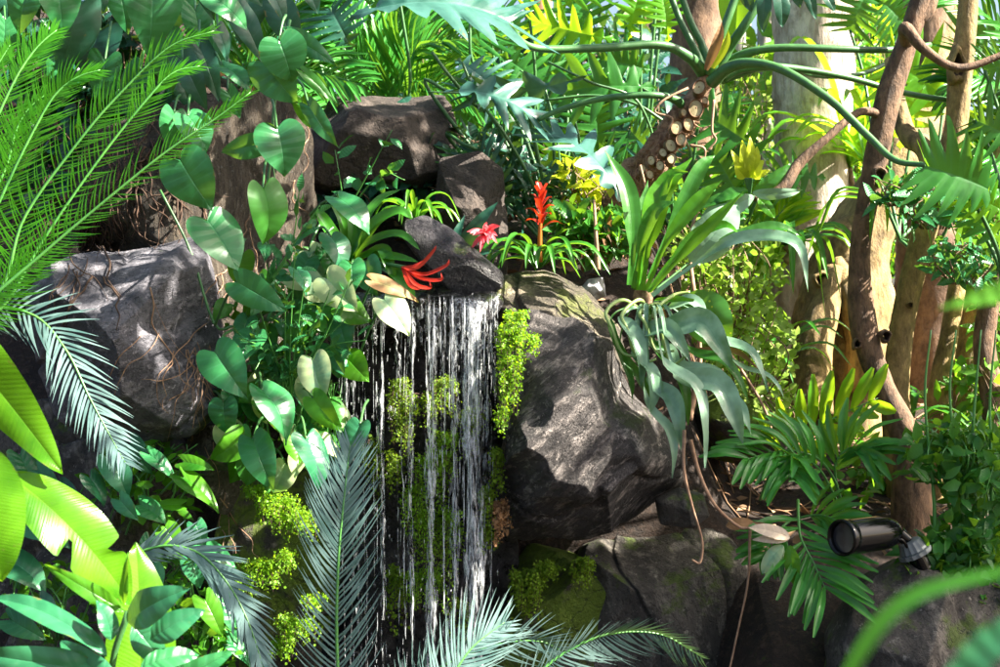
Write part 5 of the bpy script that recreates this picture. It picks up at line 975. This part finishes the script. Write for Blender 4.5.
surfscatter('sparkling thicket of tiny leaves in the gap left of the sunny trunk', [(745, 120, 30, 80, 200), (745, 220, 40, 50, 240)], 'creeper', .06, .03, name='background_shrub', cat='shrub', d0=6.2, jd=.3)
surfscatter('mixed small leaves crowding the slope right of the leaning trunk', [(1000, 330, 24, 50, 110), (975, 400, 40, 44, 130)], 'grass', .06, .026, name='small_shrub', cat='shrub', d0=4.3, jd=.2)
surfscatter('scattered small bright leaves creeping over the lower left rocks', [(150, 480, 60, 40, 120), (180, 590, 60, 50, 160), (60, 600, 60, 40, 90), (200, 640, 50, 30, 120)], 'grass', .045, .022, name='creeper', cat='creeper', d0=3.5, jd=.1, stemmat_=M_stem)
surfscatter('delicate small-leaved creeper threading the gaps of the heart-leaf vine', [(270, 340, 50, 60, 200), (310, 300, 30, 50, 120), (250, 430, 30, 50, 90), (330, 420, 16, 40, 60)], 'mid', .035, .018, name='creeper', cat='creeper', d0=3.5, jd=.06, stemmat_=M_stem)
surfscatter('dry fallen leaves and small shoots around the foot of the scarred trunk', [(620, 240, 40, 18, 40), (590, 235, 30, 14, 20), (560, 255, 50, 10, 24)], 'dead', .05, .02, name='dry_leaves', cat='leaves', d0=4.0, jd=.12)
m = MB()      # stems of the tall shrub on the right
for x, x2 in ((935, 925), (950, 975), (968, 950), (985, 990), (1000, 1010)):
    tube(m, [P(x, 600, 3.5), P((x+x2)/2+4, 500, 3.5), P(x2, 400, 3.5), P(x2+6, 330, 3.5)], [.006, .004, .002], 7, 24)
sh = thing('bare_stems', 'slender upright bare green stems among the shrub at the right edge', 'stems', P(960, 600, 3.5)); m.build('stem', M_stem, sh)
# litter on the soil
m = MB()
for _ in range(2600):
    x, y = rnd(-1.3, 3.2), rnd(3.85, 6.2); z = ground_z(x, y)
    smallleaf(m, Vector((x, y, z+rnd(.002, .018))), Vector((rnd(-1, 1), rnd(-1, 1), rnd(-.15, .25))).normalized(), rdir(3), rnd(.02, .07), rnd(.01, .03))
for _ in range(260):
    x, y = rnd(.6, 2.6), rnd(4.0, 5.5); z = ground_z(x, y)+.012; a = rnd(0, 3.14); l = rnd(.05, .22); dx, dy = math.cos(a)*l, math.sin(a)*l
    tube(m, [Vector((x-dx, y-dy, ground_z(x-dx, y-dy)+.01)), Vector((x, y, z)), Vector((x+dx, y+dy, ground_z(x+dx, y+dy)+.01))], [.003, .0015], 5, 6)
o_ = m.build('leaf_litter', L['litter']); tag(o_, 'brown fallen leaves and twigs strewn over the soil bank', 'leaf litter', kind='stuff')

# --- palms on the right, in front -------------------------------------------------
def bpalm(label, fr, mat, n, ln, w, nrm, ang=60, curl=.4, lift=.1, keys=None, st=.3, both=(1, 1)):
    v = thing('palm', label, 'palm', P(*fr[0][0]), 'small palms on the bank')
    for pts in fr: frond(v, [P(*p) for p in pts], L[mat], n, ln, w, ang, nrm, lift, curl, broad=True, rr=.0035, keys=keys, start=st, jit=.08, both=both)
    return v
bpalm('small palm frond with upright yellow-green leaflets lit from behind', [[(760, 500, 4.0), (775, 465, 3.95), (800, 440, 3.9), (830, 420, 3.88), (878, 398, 3.85)]], 'palm_lit', 8, .17, .034, Vector((0, -1, .1)), 72, .1, keys=[(0, .8), (.5, 1), (1, .7)], both=(1, .6))
bpalm('glossy mid-green palm frond fanning its leaflets beside the pale drooping leaves', [[(845, 520, 3.75), (830, 470, 3.7), (800, 452, 3.65), (775, 452, 3.6), (745, 460, 3.55)], [(845, 520, 3.75), (820, 470, 3.65), (790, 455, 3.6), (790, 480, 3.5)], [(845, 520, 3.75), (835, 470, 3.72), (850, 448, 3.7), (872, 455, 3.65)]], 'palm', 11, .155, .023, Vector((-.2, -.8, .6)), 50, .25, keys=[(0, .9), (.6, 1), (1, .8)])
bpalm('dark green palm frond spreading down in front of the shadowed rock', [[(798, 500, 3.6), (800, 535, 3.5), (812, 560, 3.45), (826, 590, 3.4)]], 'palm', 11, .18, .021, Vector((.1, -1, .3)), 62, .12, keys=[(0, 1), (.6, 1), (1, .8)], st=.15)
bpalm('little dark palm sprout just behind the dark frond', [[(790, 520, 3.7), (775, 535, 3.65), (760, 560, 3.6)], [(790, 520, 3.7), (820, 515, 3.65), (845, 525, 3.6)]], 'palm', 8, .12, .02, Vector((0, -1, .4)), 55, .2)
v = thing('dead_leaf', 'split dry straw-coloured leaf with a pale cup hanging above the dark palm frond', 'leaf', P(784, 545, 3.45))
leaf(v, 790, 538, 748, 528, 16, 3.42, 0, .2, 'straw', 'lance', bend=.1); leaf(v, 790, 538, 752, 540, 10, 3.42, 0, -.2, 'straw', 'lance', bend=.1); leaf(v, 786, 536, 752, 522, 7, 3.43, 0, 0, 'dead', 'lance'); leaf(v, 783, 545, 762, 574, 16, 3.42, 0, .3, 'heart_pale', 'oval'); leaf(v, 790, 545, 796, 588, 15, 3.42, 0, .3, 'grass', 'lance')
v = thing('dead_leaf', 'curled reddish brown dry leaf lying beside the straw-coloured one', 'leaf', P(735, 525, 3.5))
leaf(v, 726, 526, 754, 522, 12, 3.48, 0, .2, 'dead', 'lance', bend=.2)
# hanging brown roots over the tilted boulder
for lab, pts, r in (('long brown hanging root that curls up beneath the tilted boulder', [(684, 430, 3.4), (684, 470, 3.38), (692, 505, 3.38), (702, 540, 3.38), (700, 562, 3.38), (692, 560, 3.38)], .005), ('brown hanging root sweeping right towards the dry leaf', [(690, 440, 3.42), (700, 475, 3.42), (715, 505, 3.42), (738, 526, 3.44), (750, 528, 3.44)], .0055),
                    ('thin dark stem running down to the bottom edge under the dry leaf', [(750, 530, 3.5), (748, 580, 3.5), (738, 630, 3.5), (725, 690, 3.5)], .004), ('thin branch rising behind the strap leaves', [(690, 420, 3.75), (700, 360, 3.8), (695, 300, 3.8), (690, 240, 3.85), (705, 190, 3.9)], .008), ('slanting twig under the sunlit creeper', [(690, 310, 3.9), (720, 340, 3.9), (760, 400, 3.9), (775, 440, 3.9)], .006),
                    ('brown stick standing right of the red bromeliad', [(598, 270, 3.85), (596, 235, 3.85), (594, 200, 3.87)], .008)):
    m = MB(); tube(m, [P(*p) for p in pts], [r, r*.7, r*.6], 7, 40, bumps=.25); tag(m.build('hanging_root' if 'root' in lab else 'twig', M_root), lab, 'root' if 'root' in lab else 'twig')

# --- spotlight ----------------------------------------------------------------------
def simplemat(name, col, rough, metal=0, spec=.5, bump=0):
    m, nt, b, out = nodes(name); tc = N(nt, 'ShaderNodeTexCoord'); nz = noise_(nt, tc.outputs['Object'], 60, 6, .7)
    nt.links.new(mixc(nt, math_(nt, 'MULTIPLY', ramp(nt, nz, .52, .75), .5), col, [min(1, c*1.6+.012) for c in col]), b.inputs['Base Color'])
    b.inputs['Specular IOR Level'].default_value = 0.25; nt.links.new(math_(nt, 'MULTIPLY_ADD', nz, .14, rough-.07), b.inputs['Roughness']); return m
M_black = simplemat('black_plastic', (.003, .003, .0035), .13); M_greyp = simplemat('grey_plastic', (.14, .155, .155), .5)
v = thing('spotlight', 'black bullet-shaped garden spotlight with a grey locking ring on a black post', 'spotlight', P(935, 600, 3.4))
m = MB(); a_ = P(841, 538, 3.33); b_ = P(899, 531, 3.45); ax_ = (b_-a_); l_ = ax_.length; ax_.normalize(); s1 = ax_.cross(Vector((0, 0, 1))).normalized(); s2 = s1.cross(ax_)
prof = [(0.03, .80), (0, .86), (0, .98), (.02, 1.0), (.10, 1.0), (.11, .955), (.13, .955), (.3, .96), (.6, .95), (.75, .9), (.86, .76), (.94, .52), (.985, .25), (1, .02)]
Rr = PX(18.5, 3.35); vs = []
for (t, k) in [(0.10, .78)]+prof:
    for j in range(32): an = 2*math.pi*j/32; vs.append(a_+ax_*(l_*t)+(s1*math.cos(an)+s2*math.sin(an))*Rr*k)
nr = len(prof)+1
m.add(vs, [[i*32+j, i*32+(j+1) % 32, (i+1)*32+(j+1) % 32, (i+1)*32+j] for i in range(nr-1) for j in range(32)]); hs = m.build('housing', M_black, v)
m = MB(); vs = [a_+ax_*(l_*.06)+(s1*math.cos(2*math.pi*j/32)+s2*math.sin(2*math.pi*j/32))*Rr*.79 for j in range(32)]; m.add(vs, [list(range(32))]); m.build('lens', simplemat('dark_glass', (.02, .02, .025), .1), hs)
def cyl(name, p0, p1, r0, r1, mat, par, seg=24, ribs=0):
    m = MB(); a = (p1-p0).normalized(); u = a.cross(Vector((0, 1, 0))).normalized(); w_ = u.cross(a); vs = []; fs = []
    for k, (t, q) in enumerate(((0, .9), (.06, 1), (.94, 1), (1, .9))):
        for j in range(seg):
            rr = (r0+(r1-r0)*t)*q*(1+(.06 if ribs and j % 2 else 0)); an = 2*math.pi*j/seg; vs.append(p0.lerp(p1, t)+(u*math.cos(an)+w_*math.sin(an))*rr)
    for i in range(3):
        for j in range(seg): fs.append([i*seg+j, i*seg+(j+1) % seg, (i+1)*seg+(j+1) % seg, (i+1)*seg+j])
    fs += [list(range(seg))[::-1], [3*seg+j for j in range(seg)]]; m.add(vs, fs); return m.build(name, mat, par, smooth=False)
cyl('knuckle', P(899, 533, 3.44), P(908, 541, 3.44), .016, .016, M_black, v)
m = MB(); tube(m, [P(894, 540, 3.40), P(902, 540, 3.40), P(908, 548, 3.41)], .004, 8); m.build('cable_grip', M_black, v)
cyl('locking_ring', P(909, 541, 3.43), P(914, 551, 3.43), .026, .034, M_greyp, v, 28, 1); cyl('flange', P(914, 551, 3.43), P(916, 555, 3.43), .040, .040, M_greyp, v, 28, 1)
cyl('collar', P(916, 555, 3.43), P(924, 570, 3.43), .024, .022, M_black, v); cyl('post', P(924, 570, 3.43), P(948, 640, 3.46), .019, .019, M_black, v)

# --- out-of-focus blades close to the lens -----------------------------------------
v = thing('grass_blade', 'blurred bright green blade curving up in the lower right foreground', 'leaf', P(820, 760, .5))
m = MB(); strap(m, [P(820, 740, .45), P(862, 650, .45), (P(910, 598, .45)), P(985, 575, .45), P(1080, 560, .45)], PX(16, .45), 24, Vector((0, -1, .3)), .2, 'lance'); m.build('blade', L['strap'], v)
v = thing('grass_blade', 'dark blurred blade in the bottom right corner', 'leaf', P(960, 760, .7))
m = MB(); strap(m, [P(930, 740, .42), P(968, 668, .42), P(1010, 630, .42), P(1080, 600, .42)], PX(34, .42), 20, Vector((0, -1, .3)), .2, 'lance'); m.build('blade', L['teal'], v)
v = thing('grass_blade', 'short blurred green leaf entering from the right edge', 'leaf', P(1090, 280, .9))
m = MB(); strap(m, [P(1090, 270, .6), P(1010, 290, .6), P(940, 308, .6)], PX(24, .6), 20, Vector((0, -1, .3)), .2, 'lance'); m.build('blade', L['grass'], v)
